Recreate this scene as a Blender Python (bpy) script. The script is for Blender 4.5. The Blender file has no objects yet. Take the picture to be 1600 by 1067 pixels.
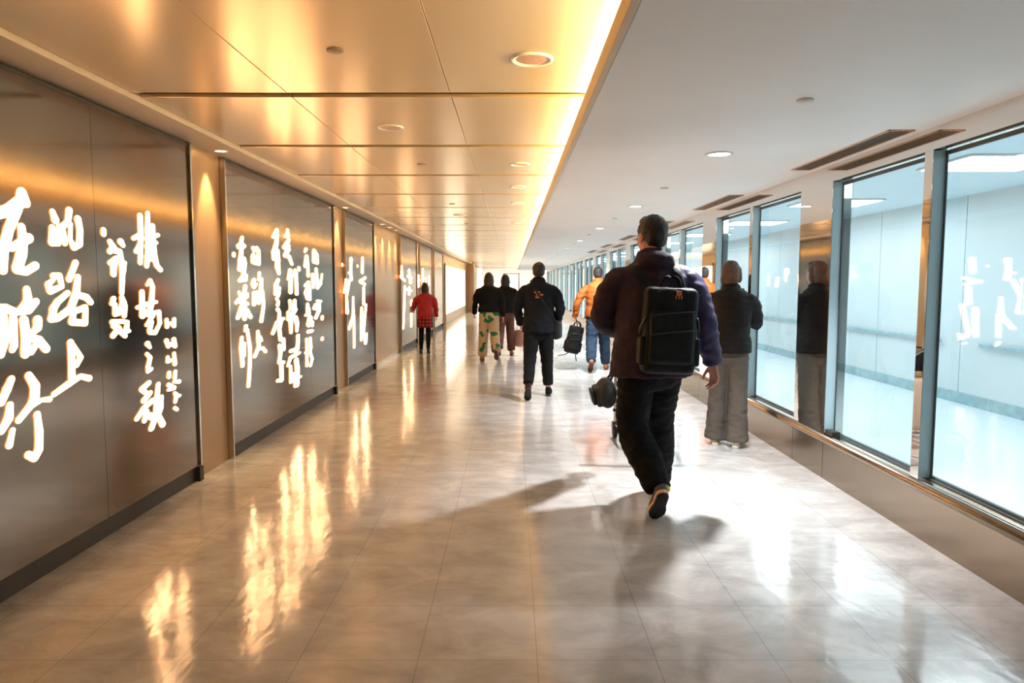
import bpy, bmesh, math, random
from mathutils import Vector, Matrix, noise
random.seed(4)
PI = math.pi
C = bpy.context.scene.collection
SC = bpy.context.scene

CALLIGRAPHY = {
1: [
 [[(3.075,1.708,0.0249),(3.192,1.745,0.029),(3.28,1.796,0.0318),(3.283,1.834,0.0252),(3.308,1.789,0.0227)],[(3.248,1.76,0.0263),(3.185,1.658,0.0245),(3.141,1.56,0.0268),(3.134,1.477,0.0217)],[(3.268,1.677,0.0185),(3.274,1.619,0.0232),(3.259,1.552,0.0278),(3.225,1.485,0.0263),(3.282,1.473,0.02),(3.348,1.501,0.0204)],[(3.196,1.578,0.0182),(3.314,1.628,0.0242)]],
 [[(3.28,1.39,0.0174),(3.285,1.333,0.0242),(3.238,1.295,0.0219)],[(3.339,1.332,0.0177),(3.286,1.293,0.0188),(3.218,1.285,0.0132),(3.137,1.305,0.0225),(3.085,1.307,0.0221)],[(3.344,1.244,0.0233),(3.341,1.21,0.0219),(3.299,1.184,0.0135)],[(3.249,1.249,0.0226),(3.257,1.182,0.0241),(3.252,1.115,0.0254),(3.245,1.092,0.022)],[(3.276,1.167,0.0175),(3.344,1.148,0.022),(3.393,1.102,0.0209)],[(3.324,1.129,0.0137),(3.285,1.099,0.0176)],[(3.181,1.292,0.0143),(3.18,1.253,0.0195),(3.175,1.136,0.0183),(3.163,1.12,0.0156)],[(3.103,1.27,0.0318),(3.113,1.173,0.0287),(3.09,1.105,0.0178)]],
 [[(3.147,0.988,0.0169),(3.116,0.947,0.0206),(3.076,0.895,0.0191)],[(3.128,0.873,0.0168),(3.115,0.817,0.0226),(3.066,0.769,0.0178)],[(3.135,0.757,0.013),(3.109,0.694,0.0174)],[(3.261,0.989,0.0188),(3.301,0.933,0.0245),(3.292,0.879,0.0245),(3.264,0.85,0.0189),(3.177,0.795,0.0165)],[(3.279,0.847,0.0122),(3.341,0.861,0.0097),(3.399,0.855,0.014)],[(3.303,0.798,0.0164),(3.31,0.71,0.0206),(3.301,0.628,0.0213),(3.268,0.598,0.0211),(3.226,0.622,0.0181)]],
 [[(3.496,1.769,0.0141),(3.515,1.728,0.0199)],[(3.487,1.691,0.0155),(3.478,1.617,0.0183),(3.528,1.616,0.0143)],[(3.54,1.699,0.0143),(3.525,1.62,0.0143)],[(3.628,1.789,0.0176),(3.611,1.726,0.0161),(3.563,1.7,0.0159),(3.579,1.619,0.0145)],[(3.696,1.752,0.0179),(3.71,1.697,0.0165),(3.7,1.622,0.018),(3.653,1.601,0.0163),(3.623,1.64,0.0118),(3.634,1.721,0.0103)]],
 [[(3.659,1.524,0.0164),(3.598,1.438,0.0161)],[(3.671,1.45,0.0165),(3.652,1.368,0.0209),(3.598,1.288,0.0206),(3.491,1.245,0.0172),(3.442,1.244,0.0183)],[(3.476,1.454,0.017),(3.522,1.456,0.0158),(3.538,1.402,0.0123),(3.448,1.381,0.0183),(3.432,1.413,0.0154),(3.474,1.434,0.0099)],[(3.581,1.369,0.0146),(3.498,1.327,0.0172),(3.462,1.293,0.0198),(3.451,1.251,0.0198)],[(3.651,1.361,0.0164),(3.737,1.344,0.0183),(3.773,1.316,0.0154)],[(3.72,1.291,0.0167),(3.62,1.272,0.0148),(3.604,1.221,0.0192),(3.713,1.208,0.0167),(3.725,1.283,0.0137)]],
 [[(3.584,1.117,0.0177),(3.585,1.04,0.0177),(3.58,0.936,0.0192)],[(3.6,1.105,0.0118),(3.661,1.032,0.0151),(3.621,0.998,0.0164)],[(3.433,0.874,0.0142),(3.555,0.91,0.0176),(3.653,0.934,0.0136),(3.726,0.913,0.0169)]],
 [[(3.924,1.711,0.0153),(3.923,1.689,0.0153)]],
 [[(3.981,1.652,0.0141),(4.015,1.619,0.0185),(3.976,1.596,0.0163)],[(4.09,1.658,0.0189),(4.114,1.637,0.0132)],[(4.027,1.605,0.0186),(4.076,1.6,0.0159),(4.087,1.55,0.016)],[(3.971,1.532,0.0141),(4.036,1.556,0.0187),(4.007,1.519,0.02),(4.003,1.47,0.0178)],[(4.087,1.55,0.0145),(4.095,1.492,0.0175),(4.078,1.362,0.0138)],[(4.122,1.537,0.0117),(4.111,1.485,0.0103)]],
 [[(3.992,1.331,0.0157),(3.97,1.303,0.0121)],[(4.076,1.336,0.0146),(4.09,1.303,0.0205),(4.036,1.247,0.0144),(3.999,1.241,0.0129),(4.001,1.299,0.0143)],[(4.108,1.288,0.0132),(4.094,1.23,0.0147)],[(3.968,1.2,0.0156),(4.058,1.199,0.0131),(4.124,1.191,0.0118),(4.106,1.141,0.0177),(4.14,1.138,0.0097)],[(3.979,1.178,0.0157),(4.029,1.161,0.0173),(3.968,1.122,0.0157)],[(4.04,1.145,0.0159),(4.093,1.112,0.0132)]],
 [[(4.317,1.827,0.0168),(4.314,1.702,0.0168),(4.296,1.542,0.0145)],[(4.231,1.685,0.0135),(4.307,1.709,0.0168)],[(4.253,1.608,0.0136),(4.302,1.648,0.0168)],[(4.408,1.851,0.0133),(4.399,1.746,0.0187),(4.406,1.646,0.0219),(4.369,1.524,0.0148)],[(4.463,1.778,0.0142),(4.456,1.688,0.0198),(4.464,1.594,0.0206),(4.493,1.531,0.016),(4.539,1.504,0.0154)],[(4.525,1.724,0.012),(4.38,1.691,0.0155)],[(4.502,1.675,0.0104),(4.376,1.644,0.014)],[(4.371,1.582,0.014),(4.477,1.563,0.0175)]],
 [[(4.364,1.408,0.0093),(4.404,1.435,0.0134),(4.432,1.396,0.0142),(4.408,1.294,0.0189),(4.371,1.225,0.0188)],[(4.301,1.366,0.0154),(4.296,1.22,0.0192)],[(4.242,1.272,0.0121),(4.346,1.288,0.0148),(4.471,1.3,0.0096)],[(4.313,1.243,0.0154),(4.402,1.23,0.0173)],[(4.402,1.231,0.0126),(4.497,1.235,0.0145),(4.504,1.162,0.0121),(4.439,1.106,0.0135),(4.377,1.114,0.0157)],[(4.417,1.215,0.0142),(4.336,1.16,0.0093),(4.398,1.176,0.0158),(4.37,1.123,0.0141)]],
 [[(4.341,1.045,0.0172),(4.369,1.019,0.0094)],[(4.328,0.983,0.0109),(4.364,0.956,0.0134),(4.337,0.904,0.0141),(4.33,0.873,0.0109),(4.374,0.884,0.011)]],
 [[(4.336,0.802,0.0157),(4.252,0.775,0.0184),(4.294,0.745,0.014)],[(4.346,0.737,0.0157),(4.268,0.702,0.0185)],[(4.373,0.685,0.0174),(4.264,0.656,0.017),(4.18,0.606,0.0152)],[(4.451,0.777,0.0137),(4.423,0.684,0.0176),(4.412,0.589,0.0208),(4.343,0.514,0.0189)],[(4.485,0.69,0.013),(4.47,0.619,0.0162),(4.427,0.578,0.0193)],[(4.291,0.628,0.0187),(4.265,0.578,0.0155)],[(4.442,0.567,0.0177),(4.486,0.509,0.0195)],[(4.334,0.596,0.0204),(4.349,0.585,0.0205)]],
 [[(4.592,1.18,0.0123),(4.596,1.134,0.0132)],[(4.695,1.179,0.0126),(4.691,1.133,0.0126),(4.641,1.156,0.01)]],
 [[(4.58,1.045,0.0148),(4.602,1.005,0.0132)],[(4.68,1.045,0.0151),(4.697,0.997,0.0127),(4.633,1.019,0.0108)]],
 [[(4.588,0.936,0.0107),(4.586,0.907,0.0124),(4.637,0.91,0.01)],[(4.676,0.952,0.0109),(4.682,0.88,0.0143)]],
 [[(4.597,0.831,0.0133),(4.594,0.805,0.0141)],[(4.683,0.829,0.0118),(4.671,0.788,0.0135)]],
 [[(4.66,0.764,0.0109),(4.731,0.754,0.0137)],[(4.582,0.754,0.0132),(4.657,0.722,0.0151),(4.579,0.721,0.0099)]],
 [[(4.663,0.687,0.0101),(4.687,0.666,0.0161),(4.666,0.627,0.0118)],[(4.732,0.659,0.0094),(4.705,0.659,0.0102)]],
 [[(4.654,0.588,0.011),(4.688,0.57,0.0102)]],
],
2: [
 [[(5.937,1.799,0.0135),(5.916,1.768,0.0162)],[(5.834,1.723,0.0133),(5.915,1.751,0.0162),(5.985,1.731,0.0123),(5.911,1.704,0.0162),(5.842,1.71,0.012)],[(5.909,1.68,0.0176),(5.876,1.605,0.0188),(5.858,1.531,0.0188)],[(5.948,1.621,0.0231),(5.973,1.588,0.0191),(5.951,1.547,0.0204),(5.937,1.479,0.019),(5.845,1.438,0.0147),(5.988,1.445,0.0137),(6.004,1.486,0.0096)]],
 [[(5.748,1.657,0.0145),(5.746,1.64,0.0145)]],
 [[(5.969,1.394,0.0164),(5.942,1.329,0.0205),(5.917,1.248,0.0218)],[(5.829,1.345,0.012),(5.86,1.304,0.0148)],[(5.762,1.259,0.0146),(5.815,1.288,0.012)],[(6.015,1.328,0.0104),(6.003,1.301,0.0138)],[(5.848,1.264,0.0175),(6.008,1.242,0.0152)],[(5.906,1.217,0.034),(5.785,1.134,0.0167)],[(5.915,1.216,0.0272),(5.934,1.12,0.0191)],[(5.976,1.187,0.0234),(6.073,1.127,0.0168)]],
 [[(5.959,1.054,0.0165),(5.938,1.017,0.011)],[(5.986,1.021,0.0138),(6.032,0.864,0.016),(6.021,0.725,0.016),(5.974,0.542,0.0166)],[(5.858,0.965,0.0149),(5.837,0.882,0.0189),(5.857,0.73,0.017)],[(5.911,0.91,0.0137),(5.89,0.809,0.015)]],
 [[(6.184,1.724,0.0169),(6.197,1.693,0.0113)],[(6.268,1.732,0.0129),(6.306,1.705,0.0173),(6.302,1.59,0.0187)],[(6.158,1.649,0.0155),(6.16,1.6,0.0169),(6.247,1.589,0.0129)],[(6.175,1.664,0.0155),(6.25,1.631,0.0157)]],
 [[(6.314,1.508,0.0145),(6.295,1.446,0.0137)],[(6.176,1.446,0.0184),(6.138,1.411,0.0169),(6.171,1.382,0.0156),(6.232,1.411,0.0114)],[(6.36,1.454,0.016),(6.339,1.367,0.0189),(6.302,1.295,0.0246),(6.278,1.242,0.0159)],[(6.167,1.333,0.017),(6.158,1.234,0.0177)],[(6.235,1.332,0.0215),(6.219,1.261,0.0214)],[(6.372,1.345,0.0161),(6.395,1.249,0.0147),(6.39,1.191,0.0147)],[(6.391,1.2,0.0147),(6.325,1.079,0.0175)]],
 [[(6.233,0.99,0.0144),(6.241,0.924,0.0187),(6.245,0.852,0.0173),(6.14,0.779,0.017)],[(6.272,0.937,0.0174),(6.317,0.904,0.0131)],[(6.244,0.837,0.013),(6.346,0.832,0.0147),(6.416,0.795,0.0148)]],
 [[(6.818,1.925,0.0171),(6.697,1.851,0.0137)],[(6.816,1.905,0.0186),(6.796,1.796,0.0202),(6.708,1.708,0.0215),(6.707,1.647,0.0184)],[(6.813,1.728,0.0218),(6.818,1.643,0.025),(6.807,1.573,0.0265),(6.842,1.511,0.0165)]],
 [[(6.813,1.449,0.018),(6.751,1.402,0.0217),(6.733,1.317,0.0201)],[(6.831,1.371,0.0188),(6.838,1.316,0.0126),(6.763,1.27,0.014),(6.803,1.238,0.0133),(6.782,1.208,0.0172)]],
 [[(6.778,1.167,0.0187),(6.828,1.138,0.0141),(6.817,1.068,0.0204)],[(6.939,1.069,0.016),(6.744,1.04,0.0186),(6.622,0.948,0.0176)],[(6.863,1.042,0.019),(6.81,0.974,0.0188),(6.837,0.869,0.0182),(6.927,0.866,0.0176),(6.926,0.766,0.0176),(6.818,0.792,0.0205)],[(6.797,0.817,0.0157),(6.826,0.743,0.0189),(6.783,0.653,0.0181),(6.915,0.638,0.016)],[(6.841,0.631,0.0206),(6.84,0.471,0.019),(6.721,0.483,0.0164)]],
 [[(7.143,1.953,0.0122),(7.145,1.888,0.0212),(7.051,1.882,0.0169)],[(7.182,1.858,0.0131),(7.127,1.823,0.0212),(7.022,1.769,0.0208),(7.176,1.793,0.0147)],[(7.148,1.759,0.0245),(7.04,1.69,0.0201),(7.167,1.687,0.0205),(7.253,1.612,0.0149)]],
 [[(7.195,1.549,0.0198),(7.123,1.458,0.0147)],[(7.203,1.483,0.0231),(7.19,1.327,0.0215)],[(7.356,1.552,0.0152),(7.27,1.492,0.0133)],[(7.382,1.527,0.0186),(7.394,1.307,0.0195)],[(7.49,1.58,0.0163),(7.488,1.558,0.0163)]],
 [[(7.156,1.241,0.0148),(7.189,1.154,0.0182)],[(7.316,1.237,0.0185),(7.309,1.149,0.0219)],[(7.176,1.157,0.0198),(7.35,1.142,0.0169)],[(7.095,1.127,0.0163),(7.089,1.054,0.018)],[(7.308,1.135,0.0235),(7.169,1.074,0.0264),(7.169,0.917,0.0165)],[(7.329,1.058,0.0253),(7.379,0.996,0.0221),(7.365,0.92,0.0153)]],
 [[(7.402,0.867,0.0188),(7.397,0.798,0.0188),(7.357,0.725,0.0238),(7.14,0.729,0.0182)],[(7.444,0.682,0.012),(7.409,0.677,0.0137)],[(7.325,0.677,0.0237),(7.135,0.663,0.0182),(7.043,0.591,0.0147)],[(7.32,0.618,0.0237),(7.346,0.529,0.0255),(7.331,0.351,0.0221)],[(7.127,0.573,0.0149),(7.127,0.414,0.0182)],[(7.24,0.483,0.0185),(7.27,0.352,0.0186)],[(7.466,0.423,0.0104),(7.417,0.426,0.012)]],
 [[(7.766,1.788,0.0177),(7.718,1.756,0.0106)],[(7.781,1.71,0.0213),(7.72,1.602,0.0194)],[(7.819,1.684,0.0116),(7.825,1.498,0.0179)]],
 [[(7.828,1.426,0.0197),(7.703,1.391,0.0159)],[(7.825,1.39,0.0233),(7.711,1.311,0.0195),(7.783,1.248,0.0197),(7.875,1.237,0.0163)],[(7.863,1.354,0.018),(7.867,1.246,0.0163)]],
 [[(7.771,1.186,0.0161),(7.803,1.122,0.0215)],[(7.775,1.153,0.0197),(7.8,1.08,0.0269),(7.691,1.067,0.0133)],[(7.858,1.032,0.029),(7.821,0.962,0.0342)],[(7.967,0.981,0.0128),(7.947,0.936,0.0128)],[(7.783,0.883,0.0206),(7.932,0.882,0.0174)]],
 [[(7.7,0.809,0.0116),(7.707,0.71,0.0142),(7.697,0.514,0.016)],[(7.839,0.802,0.0181),(7.853,0.696,0.0181),(7.832,0.644,0.0145),(7.906,0.563,0.0146),(7.83,0.498,0.0163)],[(7.642,0.663,0.0106),(7.687,0.649,0.0107)]],
 [[(8.083,1.785,0.0222),(8.186,1.743,0.0206),(8.199,1.651,0.0188),(8.055,1.656,0.0166)],[(8.055,1.775,0.0147),(8.04,1.665,0.0147)]],
 [[(8.149,1.58,0.0168),(8.156,1.464,0.0224)],[(7.995,1.517,0.0165),(8.006,1.371,0.0165)],[(8.092,1.5,0.0204),(8.005,1.445,0.0202)],[(8.171,1.445,0.0262),(8.181,1.361,0.0169),(8.324,1.407,0.0134),(8.394,1.522,0.0115)]],
 [[(8.169,1.211,0.0169),(8.314,1.203,0.0153)],[(8.098,1.167,0.0223),(8.028,1.132,0.0166)],[(8.029,1.135,0.0203),(8.161,1.12,0.0225)],[(8.235,1.181,0.0208),(8.237,1.115,0.0208)],[(8.235,1.099,0.0208),(8.086,1.021,0.0205)]],
 [[(8.363,1.022,0.0164),(8.361,0.993,0.0164)]],
 [[(8.342,0.767,0.0173),(8.341,0.752,0.0173)]],
],
3: [
 [[(9.928,1.753,0.0303),(9.898,1.612,0.0242),(9.913,1.471,0.0303)],[(9.763,1.56,0.0159),(9.892,1.542,0.0242)]],
 [[(9.612,1.47,0.0215),(9.49,1.296,0.0232)],[(9.797,1.451,0.022),(9.703,1.352,0.0277),(9.609,1.235,0.0235),(9.633,1.018,0.0335)]],
 [[(10.018,1.217,0.0164),(9.997,0.962,0.0286),(9.743,0.794,0.028)],[(10.033,0.961,0.0246),(10.023,0.508,0.0226)]],
 [[(10.694,1.789,0.0283),(10.657,1.583,0.0304)]],
 [[(10.858,1.498,0.0243),(10.493,1.442,0.0278),(10.818,1.399,0.0265)],[(10.74,1.345,0.0263),(10.72,1.105,0.0307)]],
 [[(10.561,1.045,0.0259),(10.552,0.937,0.0302),(10.501,0.573,0.0237)],[(10.877,1.078,0.0267),(10.684,0.668,0.0219),(10.808,0.504,0.0333),(10.904,0.63,0.0201)]],
 [[(9.4,1.669,0.0153),(9.399,1.65,0.0153)]],
 [[(10.336,1.673,0.0147),(10.335,1.66,0.0147)]],
],
4: [
 [[(14.463,1.759,0.0324),(14.481,1.524,0.0472)],[(14.296,1.552,0.0262),(14.865,1.467,0.0303)]],
 [[(14.855,1.346,0.0303),(14.765,0.986,0.0302),(14.586,0.483,0.0269)]],
 [[(15.508,1.689,0.041),(15.707,1.438,0.0512)],[(15.283,1.561,0.0311),(15.895,1.535,0.0291)]],
 [[(15.476,1.312,0.0379),(15.466,1.186,0.0442)],[(15.093,1.284,0.0277),(15.803,1.245,0.029)]],
 [[(15.784,1.02,0.0322),(15.763,0.763,0.0355),(15.737,0.458,0.029)]],
],
5: [
 [[(17.05,1.595,0.0313),(17.028,1.335,0.0313)],[(16.858,1.473,0.0172),(17.226,1.474,0.0176)]],
 [[(17.889,1.767,0.0328),(17.865,1.476,0.0328)]],
 [[(18.468,1.553,0.0263),(18.542,1.328,0.0227)]],
 [[(19.208,1.598,0.0274),(19.188,1.364,0.0235)]],
],
}
# ---------------------------------------------------------------- materials
def nt(m):
    m.use_nodes = True
    return m.node_tree.nodes, m.node_tree.links, m.node_tree.nodes['Principled BSDF']
def setp(b, **k):
    for n, v in k.items():
        n = n.replace('_', ' ')
        if n in b.inputs: b.inputs[n].default_value = v
def col4(c): return (c[0], c[1], c[2], 1.0)
def mat(name, c, rough=0.5, metal=0.0, spec=0.35, noise_amt=0.0, nscale=8.0, bump=0.0, bscale=60.0, emit=None, estr=0.0, sheen=0.0):
    m = bpy.data.materials.new(name); N, L, b = nt(m)
    setp(b, Base_Color=col4(c), Roughness=rough, Metallic=metal, Specular_IOR_Level=spec)
    if sheen: setp(b, Sheen_Weight=sheen, Sheen_Roughness=0.6)
    tc = N.new('ShaderNodeTexCoord')
    if noise_amt:
        n = N.new('ShaderNodeTexNoise'); n.inputs['Scale'].default_value = nscale; n.inputs['Detail'].default_value = 4
        L.new(tc.outputs['Object'], n.inputs['Vector'])
        r = N.new('ShaderNodeValToRGB')
        r.color_ramp.elements[0].color = col4([x*(1-noise_amt) for x in c]); r.color_ramp.elements[1].color = col4([min(1, x*(1+noise_amt)) for x in c])
        r.color_ramp.elements[0].position = 0.3; r.color_ramp.elements[1].position = 0.7
        L.new(n.outputs['Fac'], r.inputs['Fac']); L.new(r.outputs['Color'], b.inputs['Base Color'])
    if bump:
        n = N.new('ShaderNodeTexNoise'); n.inputs['Scale'].default_value = bscale; n.inputs['Detail'].default_value = 3
        L.new(tc.outputs['Object'], n.inputs['Vector'])
        bp = N.new('ShaderNodeBump'); bp.inputs['Strength'].default_value = bump; bp.inputs['Distance'].default_value = 0.01
        L.new(n.outputs['Fac'], bp.inputs['Height']); L.new(bp.outputs['Normal'], b.inputs['Normal'])
    if emit:
        setp(b, Emission_Color=col4(emit), Emission_Strength=estr)
    return m

def brushed(name, c, rough, metal=1.0, stretch=(1, 1, 90), rvar=0.06, cvar=0.12, bump=0.0):
    m = bpy.data.materials.new(name); N, L, b = nt(m)
    setp(b, Metallic=metal)
    tc = N.new('ShaderNodeTexCoord'); mp = N.new('ShaderNodeMapping'); mp.inputs['Scale'].default_value = stretch
    n = N.new('ShaderNodeTexNoise'); n.inputs['Scale'].default_value = 3; n.inputs['Detail'].default_value = 5
    L.new(tc.outputs['Object'], mp.inputs['Vector']); L.new(mp.outputs['Vector'], n.inputs['Vector'])
    r = N.new('ShaderNodeMapRange'); r.inputs['To Min'].default_value = rough-rvar; r.inputs['To Max'].default_value = rough+rvar
    L.new(n.outputs['Fac'], r.inputs['Value']); L.new(r.outputs['Result'], b.inputs['Roughness'])
    cr = N.new('ShaderNodeValToRGB')
    cr.color_ramp.elements[0].color = col4([x*(1-cvar) for x in c]); cr.color_ramp.elements[1].color = col4([min(1, x*(1+cvar)) for x in c])
    L.new(n.outputs['Fac'], cr.inputs['Fac']); L.new(cr.outputs['Color'], b.inputs['Base Color'])
    if bump:
        n2 = N.new('ShaderNodeTexNoise'); n2.inputs['Scale'].default_value = 1.3; n2.inputs['Detail'].default_value = 1
        L.new(tc.outputs['Object'], n2.inputs['Vector'])
        bp = N.new('ShaderNodeBump'); bp.inputs['Strength'].default_value = bump; bp.inputs['Distance'].default_value = 0.02
        L.new(n2.outputs['Fac'], bp.inputs['Height']); L.new(bp.outputs['Normal'], b.inputs['Normal'])
    return m

def emat(name, c, s):
    m = bpy.data.materials.new(name); N, L, b = nt(m)
    setp(b, Base_Color=col4(c), Emission_Color=col4(c), Emission_Strength=s, Roughness=0.5)
    return m

def floor_mat():
    m = bpy.data.materials.new('polished_stone_tile'); N, L, b = nt(m)
    tc = N.new('ShaderNodeTexCoord')
    # marbling
    n1 = N.new('ShaderNodeTexNoise'); n1.inputs['Scale'].default_value = 3.2; n1.inputs['Detail'].default_value = 9; n1.inputs['Roughness'].default_value = 0.68; n1.inputs['Distortion'].default_value = 0.5
    mp = N.new('ShaderNodeMapping'); mp.inputs['Scale'].default_value = (1.0, 1.5, 1); mp.inputs['Rotation'].default_value = (0, 0, 0.4)
    L.new(tc.outputs['Object'], mp.inputs['Vector']); L.new(mp.outputs['Vector'], n1.inputs['Vector'])
    cr = N.new('ShaderNodeValToRGB'); e = cr.color_ramp.elements
    e[0].position = 0.32; e[0].color = (0.37, 0.36, 0.345, 1); e[1].position = 0.68; e[1].color = (0.62, 0.61, 0.59, 1)
    x = e.new(0.5); x.color = (0.48, 0.47, 0.455, 1)
    L.new(n1.outputs['Fac'], cr.inputs['Fac'])
    # joints on a 0.45 m grid
    sx = N.new('ShaderNodeSeparateXYZ'); L.new(tc.outputs['Object'], sx.inputs['Vector'])
    def joint(out, off):
        a = N.new('ShaderNodeMath'); a.operation = 'ADD'; a.inputs[1].default_value = off; L.new(out, a.inputs[0])
        d = N.new('ShaderNodeMath'); d.operation = 'DIVIDE'; d.inputs[1].default_value = 0.45; L.new(a.outputs[0], d.inputs[0])
        f = N.new('ShaderNodeMath'); f.operation = 'FRACT'; L.new(d.outputs[0], f.inputs[0])
        s = N.new('ShaderNodeMath'); s.operation = 'SUBTRACT'; s.inputs[1].default_value = 0.5; L.new(f.outputs[0], s.inputs[0])
        ab = N.new('ShaderNodeMath'); ab.operation = 'ABSOLUTE'; L.new(s.outputs[0], ab.inputs[0])
        g = N.new('ShaderNodeMath'); g.operation = 'GREATER_THAN'; g.inputs[1].default_value = 0.4965; L.new(ab.outputs[0], g.inputs[0])
        return g
    gx = joint(sx.outputs['X'], 9-0.095); gy = joint(sx.outputs['Y'], 9-0.30)
    mx = N.new('ShaderNodeMath'); mx.operation = 'MAXIMUM'; L.new(gx.outputs[0], mx.inputs[0]); L.new(gy.outputs[0], mx.inputs[1])
    mixf = N.new('ShaderNodeMath'); mixf.operation = 'MULTIPLY'; mixf.inputs[1].default_value = 0.55; L.new(mx.outputs[0], mixf.inputs[0])
    mix = N.new('ShaderNodeMixRGB'); L.new(mixf.outputs[0], mix.inputs['Fac']); L.new(cr.outputs['Color'], mix.inputs['Color1']); mix.inputs['Color2'].default_value = (0.13, 0.115, 0.1, 1)
    L.new(mix.outputs['Color'], b.inputs['Base Color'])
    n2 = N.new('ShaderNodeTexNoise'); n2.inputs['Scale'].default_value = 5; n2.inputs['Detail'].default_value = 6
    L.new(mp.outputs['Vector'], n2.inputs['Vector'])
    mr = N.new('ShaderNodeMapRange'); mr.inputs['To Min'].default_value = 0.05; mr.inputs['To Max'].default_value = 0.20
    L.new(n2.outputs['Fac'], mr.inputs['Value']); L.new(mr.outputs['Result'], b.inputs['Roughness'])
    setp(b, Specular_IOR_Level=0.85, IOR=1.6)
    n3 = N.new('ShaderNodeTexNoise'); n3.inputs['Scale'].default_value = 7; n3.inputs['Detail'].default_value = 2
    mp3 = N.new('ShaderNodeMapping'); mp3.inputs['Scale'].default_value = (2.2, 1.0, 1)
    L.new(tc.outputs['Object'], mp3.inputs['Vector']); L.new(mp3.outputs['Vector'], n3.inputs['Vector'])
    bp = N.new('ShaderNodeBump'); bp.inputs['Strength'].default_value = 0.10; bp.inputs['Distance'].default_value = 0.012
    L.new(n3.outputs['Fac'], bp.inputs['Height']); L.new(bp.outputs['Normal'], b.inputs['Normal'])
    return m

def glass_mat():
    m = bpy.data.materials.new('pale_blue_glass'); m.use_nodes = True
    N, L = m.node_tree.nodes, m.node_tree.links
    N.clear()
    o = N.new('ShaderNodeOutputMaterial'); t = N.new('ShaderNodeBsdfTransparent'); g = N.new('ShaderNodeBsdfGlossy'); mx = N.new('ShaderNodeMixShader')
    t.inputs['Color'].default_value = (0.88, 0.955, 0.975, 1); g.inputs['Roughness'].default_value = 0.015; g.inputs['Color'].default_value = (0.9, 0.95, 1, 1)
    lw = N.new('ShaderNodeLayerWeight'); lw.inputs['Blend'].default_value = 0.5
    pw = N.new('ShaderNodeMath'); pw.operation = 'POWER'; pw.inputs[1].default_value = 4.0
    mu = N.new('ShaderNodeMath'); mu.operation = 'MULTIPLY_ADD'; mu.inputs[1].default_value = 0.8; mu.inputs[2].default_value = 0.04
    L.new(lw.outputs['Facing'], pw.inputs[0]); L.new(pw.outputs[0], mu.inputs[0]); L.new(mu.outputs[0], mx.inputs['Fac'])
    L.new(t.outputs[0], mx.inputs[1]); L.new(g.outputs[0], mx.inputs[2]); L.new(mx.outputs[0], o.inputs['Surface'])
    return m

def plaid_mat():
    m = bpy.data.materials.new('red_black_plaid'); N, L, b = nt(m)
    tc = N.new('ShaderNodeTexCoord'); out = None
    for ax, ph in (('X', 0.0), ('Z', 1.0)):
        w = N.new('ShaderNodeTexWave'); w.bands_direction = ax; w.inputs['Scale'].default_value = 4.5; w.inputs['Phase Offset'].default_value = ph
        L.new(tc.outputs['Object'], w.inputs['Vector'])
        if out is None: out = w.outputs['Fac']
        else:
            mu = N.new('ShaderNodeMath'); mu.operation = 'MULTIPLY'; L.new(out, mu.inputs[0]); L.new(w.outputs['Fac'], mu.inputs[1]); out = mu.outputs[0]
    cr = N.new('ShaderNodeValToRGB'); cr.color_ramp.elements[0].color = (0.03, 0.004, 0.006, 1); cr.color_ramp.elements[1].color = (0.55, 0.02, 0.03, 1)
    cr.color_ramp.elements[1].position = 0.45
    L.new(out, cr.inputs['Fac']); L.new(cr.outputs['Color'], b.inputs['Base Color']); setp(b, Roughness=0.85)
    return m

def blob_mat(name, base, blob, scale, thr):
    m = bpy.data.materials.new(name); N, L, b = nt(m)
    tc = N.new('ShaderNodeTexCoord'); n = N.new('ShaderNodeTexNoise'); n.inputs['Scale'].default_value = scale; n.inputs['Detail'].default_value = 1
    L.new(tc.outputs['Object'], n.inputs['Vector'])
    cr = N.new('ShaderNodeValToRGB'); cr.color_ramp.elements[0].position = thr; cr.color_ramp.elements[1].position = thr+0.02
    cr.color_ramp.elements[0].color = col4(base); cr.color_ramp.elements[1].color = col4(blob)
    L.new(n.outputs['Fac'], cr.inputs['Fac']); L.new(cr.outputs['Color'], b.inputs['Base Color']); setp(b, Roughness=0.85)
    return m

M = {}
M['floor'] = floor_mat()
M['white_ceiling'] = mat('matte_white_ceiling', (0.92, 0.915, 0.90), 0.55, noise_amt=0.02, nscale=1.5)
M['lip'] = mat('cream_painted_lip', (0.72, 0.60, 0.42), 0.5, noise_amt=0.03)
M['gold_ceiling'] = brushed('champagne_metal_ceiling', (0.76, 0.58, 0.36), 0.24, metal=0.45, stretch=(1, 1, 1), rvar=0.015, cvar=0.02, bump=0.06)
M['gold_dark'] = mat('dark_gold_groove', (0.50, 0.32, 0.12), 0.5, noise_amt=0.1)
M['soffit'] = mat('beige_soffit', (0.62, 0.50, 0.36), 0.4, noise_amt=0.03)
M['panel'] = brushed('bronze_grey_steel', (0.26, 0.205, 0.155), 0.13, stretch=(1, 1.5, 70), rvar=0.02, cvar=0.05, bump=0.03)
M['pilaster'] = brushed('warm_bronze_steel', (0.46, 0.28, 0.14), 0.34, metal=0.4, stretch=(1, 2, 60), rvar=0.02, cvar=0.04)
M['wall_bronze'] = brushed('bronze_wall_steel', (0.56, 0.36, 0.18), 0.27, metal=0.5, stretch=(1, 1, 1), rvar=0.0, cvar=0.02)
M['chrome'] = brushed('polished_steel_edge', (0.62, 0.58, 0.52), 0.10, stretch=(1, 1, 1), rvar=0.03, cvar=0.05)
M['dark'] = mat('dark_plinth', (0.03, 0.026, 0.022), 0.45, noise_amt=0.1)
M['mirror'] = brushed('mirror_steel', (0.78, 0.73, 0.68), 0.025, stretch=(1, 1, 1), rvar=0.01, cvar=0.02)
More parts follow.
